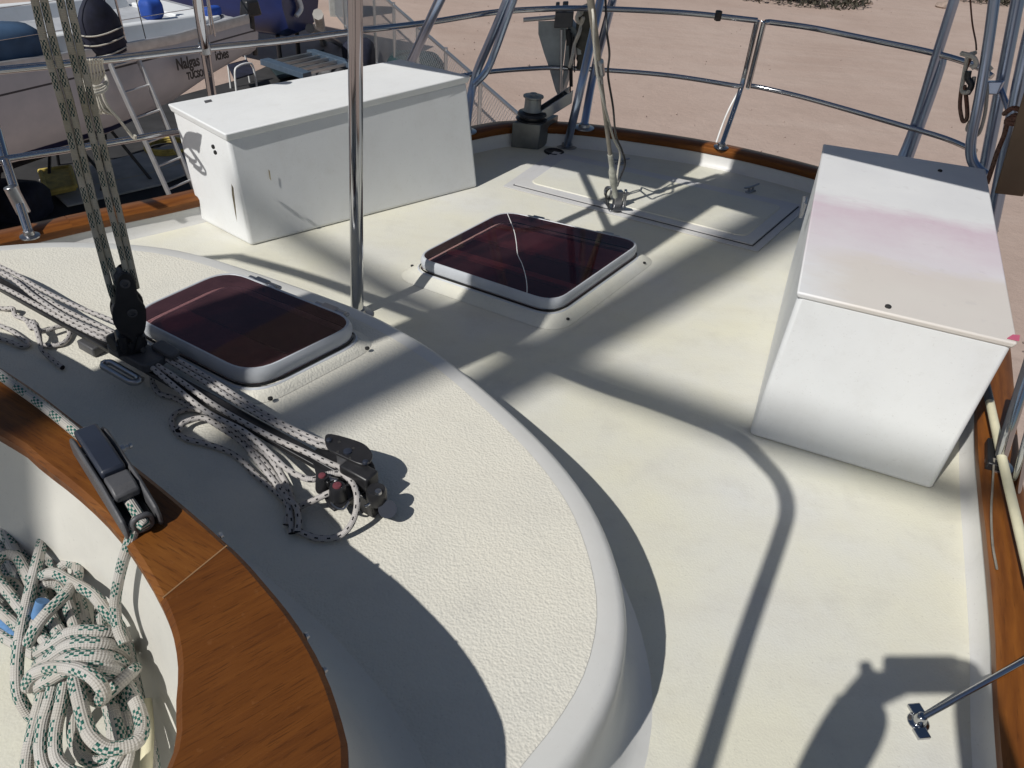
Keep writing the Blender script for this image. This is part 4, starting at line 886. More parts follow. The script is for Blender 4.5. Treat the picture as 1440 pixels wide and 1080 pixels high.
tubes([[P(1404, 655, .094), P(1420, 600, .2), P(1452, 500, .36)]], 'post', MT['steel'], rb2, .0145)
tubes([[P(1428, 690, .094), P(1440, 640, .2), P(1462, 560, .33)]], 'brace', MT['steel'], rb2, .0115)
m = MB(); m.box(P(1396, 640, .1), V(.022, .05, 0), V(.014, -.006, 0), UP*.012); m.build('clamp', MT['black_metal'], rb2, 30, .003); base_plate(rb2, P(1404, 655, .092), .032)
lc = thing('thin_cord', P(1395, 760, .1), 'thin worn cord hanging along the wooden cap rail below the cream pole', 'cord')
rope('cord', [P(1398, 645, .112), P(1396, 680, .10), P(1394, 720, .097), P(1396, 765, .097), P(1402, 800, .097)], .0025, MT['stay_wire'], lc, 8)
pk2 = thing('wooden_plank', PH(1425, 210, 3.1), 'weathered grey brown plank end lashed upright at the right edge', 'plank')
a_, b_ = PH(1462, 130, 3.0), PH(1419, 272, 3.0); pa_ = nrm(b_-a_); pn2 = nrm(np.cross(pa_, ray((1430, 200)))); 
mb = MB(); mb.box((a_+b_)/2, pa_*np.linalg.norm(b_-a_)/2, pn2*.042, nrm(np.cross(pa_, pn2))*.02)
fx = (a_+b_)/2-pn2*.045; mb.build('board', MT['plank'], pk2, 30, .004)
hk = thing('rope_hank', PH(1362, 130, 3.25), 'mixed hank of white and brown cords hanging on the quarter rail by the bent tubes', 'rope')
def hang(pts, r, mat, nm='strand', D=3.22): return rope(nm, [PH(x, y, D+dz) for x, y, dz in pts], r, MT[mat], hk, 8)
hang([(1372, 74, 0), (1362, 78, -.02), (1358, 92, 0), (1354, 115, 0), (1353, 128, 0), (1360, 130, -.02), (1367, 122, 0), (1370, 108, 0)], .007, 'white_rope')
hang([(1366, 78, 0), (1357, 100, .01), (1352, 125, .01), (1350, 150, 0), (1354, 170, 0), (1360, 165, 0), (1359, 140, 0), (1356, 120, 0)], .007, 'brown_rope')
hang([(1352, 75, 0), (1368, 80, -.03), (1373, 90, -.03), (1366, 96, -.03)], .008, 'white_rope')
hang([(1395, 98, -.02), (1388, 92, -.02), (1386, 105, 0), (1388, 130, 0), (1385, 160, 0), (1378, 185, 0), (1372, 190, 0), (1374, 178, 0)], .006, 'white_rope')
hang([(1364, 170, 0), (1360, 180, 0), (1362, 182, 0), (1372, 160, 0), (1378, 150, 0)], .006, 'white_rope')
hang([(1362, 100, -.01), (1361, 110, -.01), (1366, 120, -.01), (1360, 132, -.01)], .011, 'black')
hang([(1363, -20, .1), (1367, 30, .1), (1372, 58, .05), (1373, 70, .0)], .003, 'brown_rope', 'cord')
lh = thing('brown_lashing', PH(1420, 165, 3.1), 'dark brown cord knotted round the steel upright and the plank', 'cord')
for pts in ([(1412, 160, 0), (1425, 152, -.04), (1438, 158, -.04), (1430, 166, -.05), (1416, 168, -.03)], [(1415, 170, 0), (1428, 162, -.04), (1440, 168, -.04), (1426, 174, -.05), (1414, 172, -.03)], [(1418, 168, -.02), (1412, 190, 0), (1402, 215, 0), (1394, 240, 0), (1388, 258, 0)]):
    rope('cord', [PH(x, y, 3.05+dz) for x, y, dz in pts], .008, MT['brown_rope'], lh, 8)
# ================================================================== YARD GROUND
def sandmat():
    m, t, b = newmat('yard_sand'); co = obj_co(t)
    c = ramp(t, noise(t, 0.35, co, 6, .6), (0.3, (0.40, 0.30, 0.25)), (0.7, (0.47, 0.365, 0.31)))
    c = mix(t, mth(t, 'MULTIPLY', ramp(t, noise(t, 2.2, co, 6, .7), (0.45, 0.0), (0.7, 1.0)), 0.35), c, (0.34, 0.26, 0.22))
    c = mix(t, mth(t, 'MULTIPLY', ramp(t, noise(t, 26, co, 3, .7), (0.58, 0.0), (0.68, 1.0)), 0.35), c, (0.25, 0.2, 0.17))
    c = mix(t, mth(t, 'MULTIPLY', ramp(t, noise(t, 60, co, 2, .7), (0.62, 0.0), (0.70, 1.0)), 0.3), c, (0.58, 0.50, 0.45))
    # wheel ruts
    mp = N(t, 'Mapping'); L(t, co, mp.inputs[0]); mp.inputs['Rotation'].default_value = (0, 0, 0.22); mp.inputs['Scale'].default_value = (0.05, 0.5, 1)
    rut = noise(t, 1.0, mp.outputs[0], 4, .6); rr = ramp(t, rut, (0.46, 0.0), (0.50, 1.0), (0.54, 0.0))
    c = mix(t, mth(t, 'MULTIPLY', rr, 0.12), c, (0.55, 0.46, 0.40))
    L(t, c, b.inputs['Base Color']); b.inputs['Roughness'].default_value = 0.95; b.inputs['Specular IOR Level'].default_value = 0.1
    h = mth(t, 'ADD', noise(t, 5, co, 8, .7), mth(t, 'MULTIPLY', rut, 0.8)); bump(t, b, h, 0.35, 0.08)
    return m
MT['sand'] = sandmat()
g = MB(); S_ = 600; nx = 60
GP2 = lambda px, py: P(px, py, GROUND+.035)
xs = np.sign(np.linspace(-1, 1, nx))*np.abs(np.linspace(-1, 1, nx))**2.5*S_
gv = []; 
for yv in xs:
    for xv in xs: gv.append((xv, yv+8, GROUND+0.03*math.sin(xv*.7)*math.cos(yv*.5)*(1 if abs(xv)+abs(yv) < 80 else 0)))
g.add(gv, [(j*nx+i, j*nx+i+1, (j+1)*nx+i+1, (j+1)*nx+i) for j in range(nx-1) for i in range(nx-1)])
struct(g.build('ground', MT['sand'], None, 60))
MT['shade_ground'] = plain('shade_darkened_ground', (0.030, 0.029, 0.030), 0.9, 0, 0.35, 2.5, 0.5, 30)  # dark ground with the shade under the boats put into its colour
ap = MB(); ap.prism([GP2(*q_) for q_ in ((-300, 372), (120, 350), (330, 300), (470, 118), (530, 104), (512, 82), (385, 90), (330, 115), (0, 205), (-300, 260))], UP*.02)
struct(ap.build('shade_ground', MT['shade_ground'], None, 30))
# concrete strips under the neighbouring boat
MT['concrete'] = plain('yard_concrete', (0.42, 0.40, 0.37), 0.9, 0, 0.25, 3, 0.4, 40)
sl_ = MB(); GP = lambda px, py, z=0.0: P(px, py, GROUND+z)
for quad in (((55, 255), (215, 212), (300, 190), (318, 225), (225, 262), (95, 292)),):
    sl_.prism([GP(*q_, .06) for q_ in quad], UP*.03)
struct(sl_.build('concrete_pad', MT['concrete'], None, 30, .01))
# ================================================================== NEIGHBOURING BOAT
HA, HB = V(-5.35, 7.6, 0), V(-3.62, 10.55, 0)      # near side at the picture's left edge and at its stern
ha = nrm(HB-HA); hn = V(ha[1], -ha[0], 0)          # aft, and outboard towards us
LB = np.linalg.norm(HB-HA)
MT['nhull'], t, b = newmat('neighbour_hull_paint'); co = obj_co(t); sx = N(t, 'SeparateXYZ'); L(t, co, sx.inputs[0])
c = mix(t, ramp(t, noise(t, 4, co, 5), (.35, 0.0), (.7, 1.0)), (0.46, 0.46, 0.485), (0.39, 0.40, 0.43))
zz = mth(t, 'SUBTRACT', sx.outputs[2], mth(t, 'MULTIPLY', sx.outputs[0], 0.012))
stripe = mth(t, 'LESS_THAN', zz, -.80); c = mix(t, stripe, c, (0.012, 0.014, 0.05)); c = mix(t, mth(t, 'LESS_THAN', zz, -.895), c, (0.5, 0.5, 0.5))
c = mix(t, mth(t, 'LESS_THAN', zz, -.91), c, (0.012, 0.012, 0.016))
c = mix(t, mth(t, 'MULTIPLY', mth(t, 'GREATER_THAN', zz, -.155), mth(t, 'LESS_THAN', zz, -.135)), c, (0.03, 0.03, 0.04))
L(t, c, b.inputs['Base Color']); b.inputs['Roughness'].default_value = 0.4
nb = thing('sailboat', HA+V(0, 0, -1.2), 'white sailboat with navy boot stripe and black lettering propped up beyond the left locker', 'sailboat')
NS = Matrix.Translation(Vector(HA+V(0, 0, -1.2))) @ Matrix(((ha[0], hn[0], 0, 0), (ha[1], hn[1], 0, 0), (0, 0, 1, 0), (0, 0, 0, 1)))
def nloc(s_, w, z): return HA+ha*s_+hn*w+V(0, 0, -1.2+z)
def nbuild(m, name, mat, smooth=35, bevel=0, par=None):
    o = m.build(name, mat, None, smooth, bevel); o.parent = par or nb
    o.matrix_parent_inverse = Matrix.Translation(nb.location).inverted(); o.matrix_basis = NS if par is None else Matrix.Identity(4)
    if par is not None: o.matrix_parent_inverse = Matrix.Identity(4)
    return o
# local frame: x aft, y towards us (0 = near side at the sheer), z up from the sheer
secs = []
def sec(x, half, keel, shz=0.0, tum=0.0):
    yc = -1.25; out = []
    for k, (w, z) in enumerate(((1.0, 0.0), (1.01, -.12), (1.015, -.35), (.99, -.6), (.92, -.82), (.78, -1.0), (.5, -1.18), (.12, -1.25))):
        zz_ = shz+z*keel; out.append(V(x+tum*(-z)*.0, yc+half*w, zz_))
    return out+[V(q[0], 2*yc-q[1], q[2]) for q in reversed(out)]
for x, half, keel, sh in ((-6.2, .08, .8, .30), (-5, .62, .95, .22), (-3.5, 1.0, 1.05, .2), (-1.5, 1.2, 1.06, .15), (0, 1.25, 1.05, .10), (1.2, 1.22, .95, .05), (2.2, 1.14, .76, .02), (2.9, 1.05, .60, .04), (LB+.05, .98, .50, .05)):
    secs.append(sec(x, half, keel, sh))
hm_ = MB(); hm_.strip(secs); n_ = len(secs[0])
tr_ = [q+V(.12 if abs(q[2]) > .1 else -.1, 0, 0) for q in secs[-1]]; hm_.strip([secs[-1], tr_]); hm_.add(tr_, [tuple(range(n_))])
hull_o = nbuild(hm_, 'hull', MT['nhull'], 40)
nbuild(MB().hexa([V(-4.2, -1.16, -2.05), V(.0, -1.16, -2.05), V(.0, -1.34, -2.05), V(-4.2, -1.34, -2.05)], [V(-4.4, -1.0, -1.1), V(.4, -1.05, -1.0), V(.4, -1.45, -1.0), V(-4.4, -1.5, -1.1)]), 'keel', MT['black'], 40, .03)
dkm = MB(); dkm.strip([[s_[0]+V(0, -.03, -.03) for s_ in secs], [s_[-1]+V(0, .03, -.03) for s_ in secs]]); nbuild(dkm, 'deck', plain('neighbour_deck', (0.42, 0.43, 0.45), 0.6, 0, .15, 5))
tr2 = MB(); tr2.strip([[s_[0]+V(0, .012, -.05) for s_ in secs], [s_[0]+V(0, .02, .0) for s_ in secs], [s_[0]+V(0, .01, .055) for s_ in secs], [s_[0]+V(0, -.03, .055) for s_ in secs], [s_[0]+V(0, -.03, -.04) for s_ in secs]])
nbuild(tr2, 'toe_rail', MT['alu'], 30)
nbuild(MB().hexa([V(-4.2, -.55, 0), V(.2, -.38, 0), V(.2, -2.12, 0), V(-4.2, -1.95, 0)], [V(-3.8, -.75, .34), V(.1, -.5, .36), V(.1, -2.0, .36), V(-3.8, -1.75, .34)]), 'cabin_trunk', MT['locker'], 30, .03)
nbuild(MB().hexa([V(.25, -.28, -.02), V(2.9, -.42, -.02), V(2.9, -.62, -.02), V(.25, -.5, -.02)], [V(.25, -.34, .24), V(2.85, -.48, .14), V(2.85, -.58, .14), V(.25, -.46, .24)]), 'cockpit_coaming', MT['locker'], 30, .02)
nbuild(MB().hexa([V(.25, -2.0, -.02), V(2.9, -1.9, -.02), V(2.9, -2.1, -.02), V(.25, -2.22, -.02)], [V(.25, -2.04, .24), V(2.85, -1.93, .14), V(2.85, -2.05, .14), V(.25, -2.16, .24)]), 'cockpit_coaming', MT['locker'], 30, .02)
nbuild(MB().hexa([V(-2.6, -.56, .1), V(-1.4, -.50, .1), V(-1.4, -.46, .1), V(-2.6, -.52, .1)], [V(-2.55, -.66, .26), V(-1.45, -.60, .26), V(-1.45, -.56, .26), V(-2.55, -.62, .26)]), 'cabin_window', MT['black'], 30, .01)
for x in (-3.2, -1.6, .15, 1.55, 2.75):
    nbuild(MB().cyl(V(x, -.07, -.02), V(x, -.10, .62), .013), 'lifeline_stanchion', MT['steel'], 40)
for z in (.32, .60):
    nbuild(MB().tube([V(-3.2, -.085, z), V(2.75, -.10, z)], .004, 6), 'lifeline', MT['steel'], 40)
nbuild(MB().tube([V(.9, 1.26-1.25+.005, -.14), V(.98, .01, -.95)], .009, 6), 'scupper_hose', MT['black'], 40)
for x, y in ((.95, -.12), (1.45, -.10), (1.85, -.14)):
    nbuild(MB().tube([V(x, y, -.02), V(x+.02, y-.25, 3.2)], .006, 6), 'shroud', MT['black_metal'], 40)
nbuild(MB().tube([V(2.72, -.10, .0), V(2.75, -.10, .45), V(3.05, -.3, .5), V(3.36, -.6, .5), V(3.36, -1.9, .5), V(2.75, -2.3, .45)], .013, 8), 'stern_rail', MT['steel'], 40)
nbuild(MB().hexa([V(2.9, -.5, -.02), V(3.3, -.6, -.02), V(3.3, -1.9, -.02), V(2.9, -1.9, -.02)], [V(2.9, -.5, .06), V(3.3, -.6, .06), V(3.3, -1.9, .06), V(2.9, -1.9, .06)]), 'stern_seat', MT['locker'], 30, .02)
def letters(txt, x, z, size, cond, sh=0.0, y=.018):
    cu = bpy.data.curves.new('lettering', 'FONT'); cu.body = txt; cu.size = size; cu.extrude = .004; cu.shear = sh; cu.space_character = 1.02; cu.offset = .004
    to = bpy.data.objects.new('lettering_tmp', cu); COL.objects.link(to); dg = bpy.context.evaluated_depsgraph_get()
    me = bpy.data.meshes.new_from_object(to.evaluated_get(dg)); bpy.data.objects.remove(to)
    o = bpy.data.objects.new('lettering', me); COL.objects.link(o); me.materials.clear(); me.materials.append(MT['black'])
    o.parent = nb; o.matrix_parent_inverse = Matrix.Translation(nb.location).inverted()
    # text x runs aft, text y up, facing us
    loc = Matrix(((1, 0, 0, x), (0, 0, -1, y), (0, 1, 0, z), (0, 0, 0, 1)))
    sgn = Matrix(((cond, 0, 0, x), (0, 0, 1, y), (0, 1, 0, z), (0, 0, 0, 1)))
    o.matrix_basis = NS @ sgn
    return o
LETTERS = [('Nalgas', 2.07, -.28, .185, .66), ('TUCSON', 2.19, -.41, .115, .62), ('iches', 2.64, -.265, .16, .62)]
for a_ in LETTERS: letters(*a_)
# loose gear lying on her
def on_n(x, y, z): return nloc(x, y, z)
tp = tag(MB().build, '', '') if False else None
MT['tarp'] = plain('blue_grey_tarp', (0.035, 0.075, 0.14), 0.75, 0, 0.35, 3, 0.5, 8)
MT['blue'] = plain('bright_blue_canvas', (0.015, 0.07, 0.36), 0.7, 0, 0.3, 6, 0.3, 14)
MT['navy'] = plain('navy_canvas', (0.010, 0.012, 0.028), 0.8, 0, 0.4, 8, 0.5, 20)
def lump(name, c, ex, ey, ez, mat, label, cat, amp=.12, group=None, n=18):
    """draped soft bundle"""
    m = MB(); c = V(*c); rings = []
    for i in range(n//2+1):
        th = math.pi*i/(n//2); r_ = []
        for k in range(n):
            ph = 2*math.pi*k/n; q = V(math.sin(th)*math.cos(ph), math.sin(th)*math.sin(ph), math.cos(th))
            q = np.sign(q)*np.abs(q)**.55; f = 1+amp*math.sin(5*ph+3*th)*math.sin(th)+rng.normal(0, amp*.25)
            r_.append(c+(V(*ex)*q[0]+V(*ey)*q[1])*f+V(*ez)*q[2]*(1+amp*.3*math.sin(3*ph)))
        rings.append(r_)
    m.strip(rings, closed=True); return tag(m.build(name, mat, None, 60), label, cat, group)
lump('tarp_cover', on_n(.22, -.32, .16), ha*.52, hn*.24, UP*.26, MT['tarp'], 'slate blue tarp draped over the neighbouring boat at the left edge', 'tarp', .04)
sbg = thing('sail_bundle', on_n(1.30, -.12, .1), 'dark navy canvas bundle tied with pale cord on the neighbouring boat above the ladder', 'sail bundle')
m = MB()
m.strip([[on_n(1.30+.25*f*math.cos(a_)*(1+.12*math.sin(3*a_)), -.13+.16*f*math.sin(a_), z*.75) for a_ in np.linspace(0, 2*math.pi, 16, endpoint=False)] for z, f in ((-.02, .6), (.03, 1.0), (.15, 1.02), (.22, .92), (.30, .98), (.42, .93), (.52, .86), (.64, .66), (.74, .42), (.80, .2))], closed=True)
m.build('canvas', MT['navy'], sbg, 60)
for z in (.06, .21, .34):
    rope('tie', [on_n(1.30+.262*math.cos(a_), -.13+.172*math.sin(a_), z*.75+.02*math.sin(2*a_)) for a_ in np.linspace(-.3, math.pi+.6, 9)], .008, MT['white_rope'], sbg, 8)
lump('sail_bag', on_n(2.3, -.6, .26), ha*.12, hn*.11, UP*.12, MT['blue'], 'round bright blue bag hanging over the white cockpit side of the neighbouring boat', 'bag', .06)
lump('fender', on_n(3.25, -.7, .10), ha*.13, hn*.06, UP*.065, MT['blue'], 'long bright blue fender lying in the neighbouring cockpit near its stern', 'fender', .03)
tyre = MB(); tc_ = on_n(2.62, -1.0, .30); tyre.tube([tc_+ha*.085*math.cos(a_)+UP*.085*math.sin(a_) for a_ in np.linspace(0, 2*math.pi, 24, endpoint=False)], .03, 10, closed=True)
tag(tyre.build('tyre', MT['rubber'], None, 60), 'black tyre hanging upright beyond the blue bag on the neighbouring boat', 'tyre')
ot = thing('outboard_motor', on_n(LB+.25, -.5, .05), 'small black outboard motor clamped behind the stern of the neighbouring boat', 'outboard motor')
lq_ = on_n(LB+.28, -.5, .12)
MB().hexa([lq_+ha*x+hn*y-UP*.1 for x, y in ((-.12, .09), (.14, .09), (.14, -.09), (-.12, -.09))], [lq_+ha*x+hn*y+UP*.1 for x, y in ((-.09, .07), (.11, .07), (.11, -.07), (-.09, -.07))]).build('cowl', MT['black'], ot, 30, .03, 3)
MB().tube([lq_-UP*.1, lq_-UP*.6], [.05, .035], 10).build('leg', MT['black'], ot, 40)
# stands under her
def jack(px, py, label, grp='boat stands under the neighbouring boat'):
    c = GP(px, py); t_ = thing('boat_stand', c, label, 'boat stand', grp); hd = c+V(-.12, .15, 1.0)
    for a_ in (0.3, 2.4, 4.5):
        MB().tube([hd-UP*.15, c+V(.42*math.cos(a_), .42*math.sin(a_), .02)], .022, 8).build('leg', MT['black_metal'], t_, 40)
    MB().cyl(hd-UP*.2, hd+UP*.2, .02).build('screw', MT['galv'], t_, 40)
    MB().box(hd+UP*.22, ha*.14, hn*.1, UP*.02).build('pad', plain('red_pad', (0.30, 0.03, 0.02), .7), t_, 30, .01)
jack(172, 262, 'black tripod boat stand under the neighbouring hull, behind the twin rope falls'); jack(100, 250, 'black tripod boat stand deeper in shade left of the rope falls')
hoopr = thing('tube_chair', P(345, 140, GROUND+.3), 'white tube legged folding chair standing under the stern of the neighbouring boat', 'chair')
hc = [P(335, 150, GROUND), P(364, 140, GROUND), P(352, 120, GROUND), P(325, 128, GROUND)]
for a_, b_ in ((0, 1), (2, 3)):
    MB().tube(crom([hc[a_], hc[a_]+UP*.55+(hc[b_]-hc[a_])*.06, hc[a_]+UP*.66+(hc[b_]-hc[a_])*.25, hc[b_]+UP*.66-(hc[b_]-hc[a_])*.25, hc[b_]+UP*.55-(hc[b_]-hc[a_])*.06, hc[b_]], 4), .018, 8).build('leg_hoop', MT['white'], hoopr, 50)
MB().prism([q+UP*.45 for q in hc], UP*.03).build('seat', MT['navy'], hoopr, 30, .01)
# ladder leaning against her side
la = thing('ladder', GP(262, 300), 'grey aluminium ladder leaning against the side of the neighbouring boat', 'ladder')
lt0, lt1 = nloc(1.23, .03, -.02), nloc(1.57, .03, -.0)
lb0, lb1 = lt0+hn*.62+V(0, 0, -2.1)+ha*.15, lt1+hn*.62+V(0, 0, -2.1)+ha*.15
for a_, b_ in ((lt0, lb0), (lt1, lb1)):
    u_ = nrm(b_-a_); MB().box((a_+b_)/2, u_*np.linalg.norm(b_-a_)/2, ha*.014, nrm(np.cross(u_, ha))*.035).build('side_rail', MT['alu'], la, 30, .004)
for k in range(8):
    s_ = .03+.128*k; MB().cyl(lt0+(lb0-lt0)*s_, lt1+(lb1-lt1)*s_, .014, None, 10).build('rung', MT['alu'], la, 40)
cr = thing('rope_hank', P(130, 100, .55), 'grey white rope hank hung on the guard rail beside the ladder', 'rope')
for i in range(9):
    x0 = 109+i*4.2; rope('strand', [P(x0, 88-i*.4, .612), P(x0-1+i*.3, 84, .622), P(x0+1, 92, .585), P(x0+2+i*.2, 105, .545), P(124+i*1.6, 122, .50), P(132+i*.9, 134, .47), P(136+i*1.4, 150+3*math.sin(i*2), .425), P(140+i*2.5, 160+4*math.sin(i*3.1), .40)], .0034, MT['white_rope'], cr, 7, 6)
for dy in (0, 5, 9):
    rope('wrap', [P(116, 112+dy, .53), P(122, 118+dy, .535), P(136, 122+dy, .53), P(147, 118+dy, .52), P(150, 112+dy, .515)], .005, MT['white_rope'], cr, 7, 6)
rope('tail_end', [P(148, 106, .53), P(151, 118, .51), P(144, 130, .48), P(152, 150, .43), P(165, 165, .39), P(178, 182, .34), P(189, 195, .305), P(190, 190, .32)], .005, MT['white_rope'], cr, 8, 6)
# odds and ends on the ground
MT['yellow'] = plain('yellow_paint', (0.50, 0.38, 0.10), 0.7, 0, 0.3, 9)
yb = thing('yellow_tray', GP(85, 255), 'worn yellow tray lying on the ground under the neighbouring boat', 'tray')
yq = [GP(58, 246, .12), GP(100, 240, .12), GP(108, 268, .12), GP(68, 277, .12)]
MB().prism(yq, UP*.06).build('tray_base', MT['yellow'], yb, 30, .01)
for i in range(4): MB().tube([yq[i]+UP*.06, yq[(i+1) % 4]+UP*.06], .03, 8).build('rim', MT['yellow'], yb, 40)
hs = thing('hose', GP(236, 210), 'coiled yellow hose on the ground seen through the ladder', 'hose')
rope('coil', [GP(236, 210, .08)+V(.30*math.cos(a_)*(1+.1*math.sin(a_*.7)), .30*math.sin(a_), .03*(a_/6)) for a_ in np.linspace(0, 18, 40)], .02, MT['yellow'], hs, 8, 2)
hs2 = thing('hose', GP(150, 252), 'thin yellow hose stretched straight along the concrete under the neighbouring boat', 'hose')
rope('run', [GP(95, 268, .08), GP(150, 257, .08), GP(215, 243, .08), GP(260, 228, .08)], .012, MT['yellow'], hs2, 8)
lump('dark_sack', GP(22, 285, .22), V(.35, 0, 0), V(0, .3, 0), UP*.25, MT['navy'], 'dark blue sack on the shaded ground behind the short stanchion', 'sack', .08)
# ================================================================== YARD BEHIND
def far(px, py, z): return P(px, py, GROUND+z)
nv = thing('navy_hull', far(400, 62, .4), 'navy blue hull of another boat propped up behind the stern of the neighbouring boat', 'boat')
c0 = far(402, 60, .7); nu_ = nrm(far(350, 50, .7)-c0); nw_ = nrm(far(447, 44, .7)-c0)
m = MB(); rg = []
for x, z0 in ((0, .12), (.25, .0), (1.2, -.05), (2.5, .0), (3.4, .3)):
    rg.append([c0+nu_*x+nw_*w+UP*z for w, z in ((-.02, 2.6), (.0, z0+.5), (.12, z0+.12), (.4, z0), (.85, z0), (1.13, z0+.12), (1.25, z0+.5), (1.27, 2.6))])
m.strip(rg); e_ = rg[-1]; m.add(e_, [tuple(range(len(e_)))]); e_ = rg[0]; m.add(e_, [tuple(range(len(e_)))])
m.build('hull', plain('navy_gelcoat', (0.010, 0.022, 0.10), 0.3, 0, 0.15, 3), nv, 50)
MB().tube(crom([c0+nw_*.35-nu_*.05+UP*1.3, c0+nw_*.38-nu_*.08+UP*.85, c0+nw_*.5-nu_*.08+UP*.55, c0+nw_*.36-nu_*.05+UP*.42], 5), .045, 8).build('fender_line', MT['white'], nv, 50)
for x in (.4, 2.6):
    for y in (.3, .95):
        MB().cyl(c0+nu_*x+nw_*y-UP*.7, c0+nu_*x+nw_*y+UP*.02, .045).build('prop', MT['black_metal'], nv, 40)
wb = thing('motor_cruiser', nloc(-.5, -5.2, -1.6), 'white cabin boat with blue covers parked beyond the neighbouring boat', 'boat')
def wl_(x, y, z): return nloc(x, -5.0+y, z-.5)
m = MB(); m.strip([[wl_(x, y*w, z) for y, z in ((0.0, -1.3), (.8, -.9), (1.05, .2), (1.1, .55), (-1.1, .55), (-1.05, .2), (-.8, -.9), (0, -1.3))] for x, w in ((-6, .25), (-4.5, .8), (-2, 1.0), (1.5, 1.0), (2.2, .95))]); m.build('hull', MT['locker'], wb, 40)
MB().hexa([wl_(-4, .75, .5), wl_(.8, .8, .5), wl_(.8, -.8, .5), wl_(-4, -.75, .5)], [wl_(-3.4, .65, 1.15), wl_(.6, .7, 1.2), wl_(.6, -.7, 1.2), wl_(-3.4, -.65, 1.15)]).build('cabin', MT['locker'], wb, 30, .05)
for x in (-2.6, -1.5, -.4):
    MB().hexa([wl_(x-.3, .735, .75), wl_(x+.3, .735, .75), wl_(x+.3, .70, .75), wl_(x-.3, .70, .75)], [wl_(x-.27, .705, .98), wl_(x+.27, .705, .98), wl_(x+.27, .67, .98), wl_(x-.27, .67, .98)]).build('window', MT['black'], wb, 30, .01)
lump('tarp_cover', wl_(-2.6, .3, 1.35), ha*1.4, hn*.6, UP*.22, MT['blue'], 'bright blue tarp on the cabin of the far white boat at the top left corner', 'tarp', .06)
lump('tarp_cover', wl_(1.4, .2, .8), ha*.6, hn*.6, UP*.3, MT['blue'], 'small bright blue cover on the stern of the far white boat', 'tarp', .06)
lump('sail_bundle', wl_(-.6, .2, 1.35), ha*.9, hn*.22, UP*.16, MT['navy'], 'dark rolled sail bundle along the cabin top of the far white boat', 'sail bundle', .08)
# trailer, crates and boards in the shade
MT['green'] = plain('dark_green_sheet', (0.010, 0.022, 0.026), 0.7, 0, .4, 3)
gt = MB(); gq = [far(372, 88, .12), far(456, 72, .12), far(462, 98, .12), far(392, 112, .12)]
gt.prism(gq, UP*.04)
tag(gt.build('ground_sheet', MT['green'], None, 30, .01), 'dark teal sheet lying flat on the ground below the navy hull', 'sheet')
gt2 = thing('trailer_frame', far(400, 100, .3), 'blue grey steel trailer frame on the ground right of the neighbouring stern', 'trailer')
a_, b_ = far(372, 86, .45), far(432, 106, .45); u_ = nrm(b_-a_); w_ = V(-u_[1], u_[0], 0)
MB().box((a_+b_)/2, u_*np.linalg.norm(b_-a_)/2, w_*.10, UP*.05).build('beam', plain('blue_grey_steel', (0.06, 0.09, 0.13), .5), gt2, 30, .005)
MB().box((a_+b_)/2+w_*1.1, u_*np.linalg.norm(b_-a_)/2, w_*.08, UP*.05).build('beam', plain('blue_grey_steel', (0.06, 0.09, 0.13), .5), gt2, 30, .005)
for k in range(5): MB().box(a_+(b_-a_)*(.1+.2*k)+w_*.55, u_*.03, w_*.55, UP*.025).build('cross_bar', MT['galv'], gt2, 30)
lump('dark_cover', far(505, 84, .3), V(.3, 0, 0), V(0, .35, 0), UP*.4, MT['navy'], 'black covered heap between the navy hull and the chain link fence', 'cover', .1)
lump('dark_cover', far(585, 100, .3), V(.55, .1, 0), V(-.1, .5, 0), UP*.33, plain('teal_cover', (0.012, 0.035, 0.04), .7, 0, .3, 4), 'low dark teal covered heap against the fence behind the left locker', 'cover', .06)
lump('debris_heap', far(470, 104, .15), V(.5, 0, 0), V(0, .35, 0), UP*.2, plain('scrap', (0.05, 0.05, 0.055), .6, 0, .6, 12, .8, 20), 'low heap of dark scrap on the ground left of the awning pole', 'scrap heap', .2)
bx = thing('white_drum', far(494, 100, .0), 'pale drum standing beside the awning pole in the yard', 'drum')
MB().lathe(far(494, 104, 0), UP, [(.12, 0), (.125, .03), (.118, .2), (.125, .22), (.118, .5), (.11, .52)], 18).build('drum_body', MT['locker'], bx, 40)
gb = thing('grey_crate', far(478, 18, 0), 'tall grey crate standing on the sand behind the navy hull', 'crate')
cq_ = far(484, 20, 0); MB().box(cq_+UP*.6, V(.35, .1, 0), V(-.1, .35, 0), UP*.6).build('crate_body', plain('grey_board', (0.33, 0.34, 0.33), .8), gb, 30, .01)
MB().box(cq_+UP*1.215, V(.38, .11, 0), V(-.11, .38, 0), UP*.015).build('crate_lid', MT['plank'], gb, 30, .004)
bd = thing('leaning_beam', far(450, 60, 0), 'dark leaning timber prop beside the navy hull', 'prop')
MB().tube([far(478, 62, 0), far(436, 40, 2.2)], .06, 8).build('beam', MT['black_metal'], bd, 40)
MB().tube([far(455, 60, 0), far(447, 20, 1.6)], .09, 8).build('post', MT['concrete'], bd, 40)
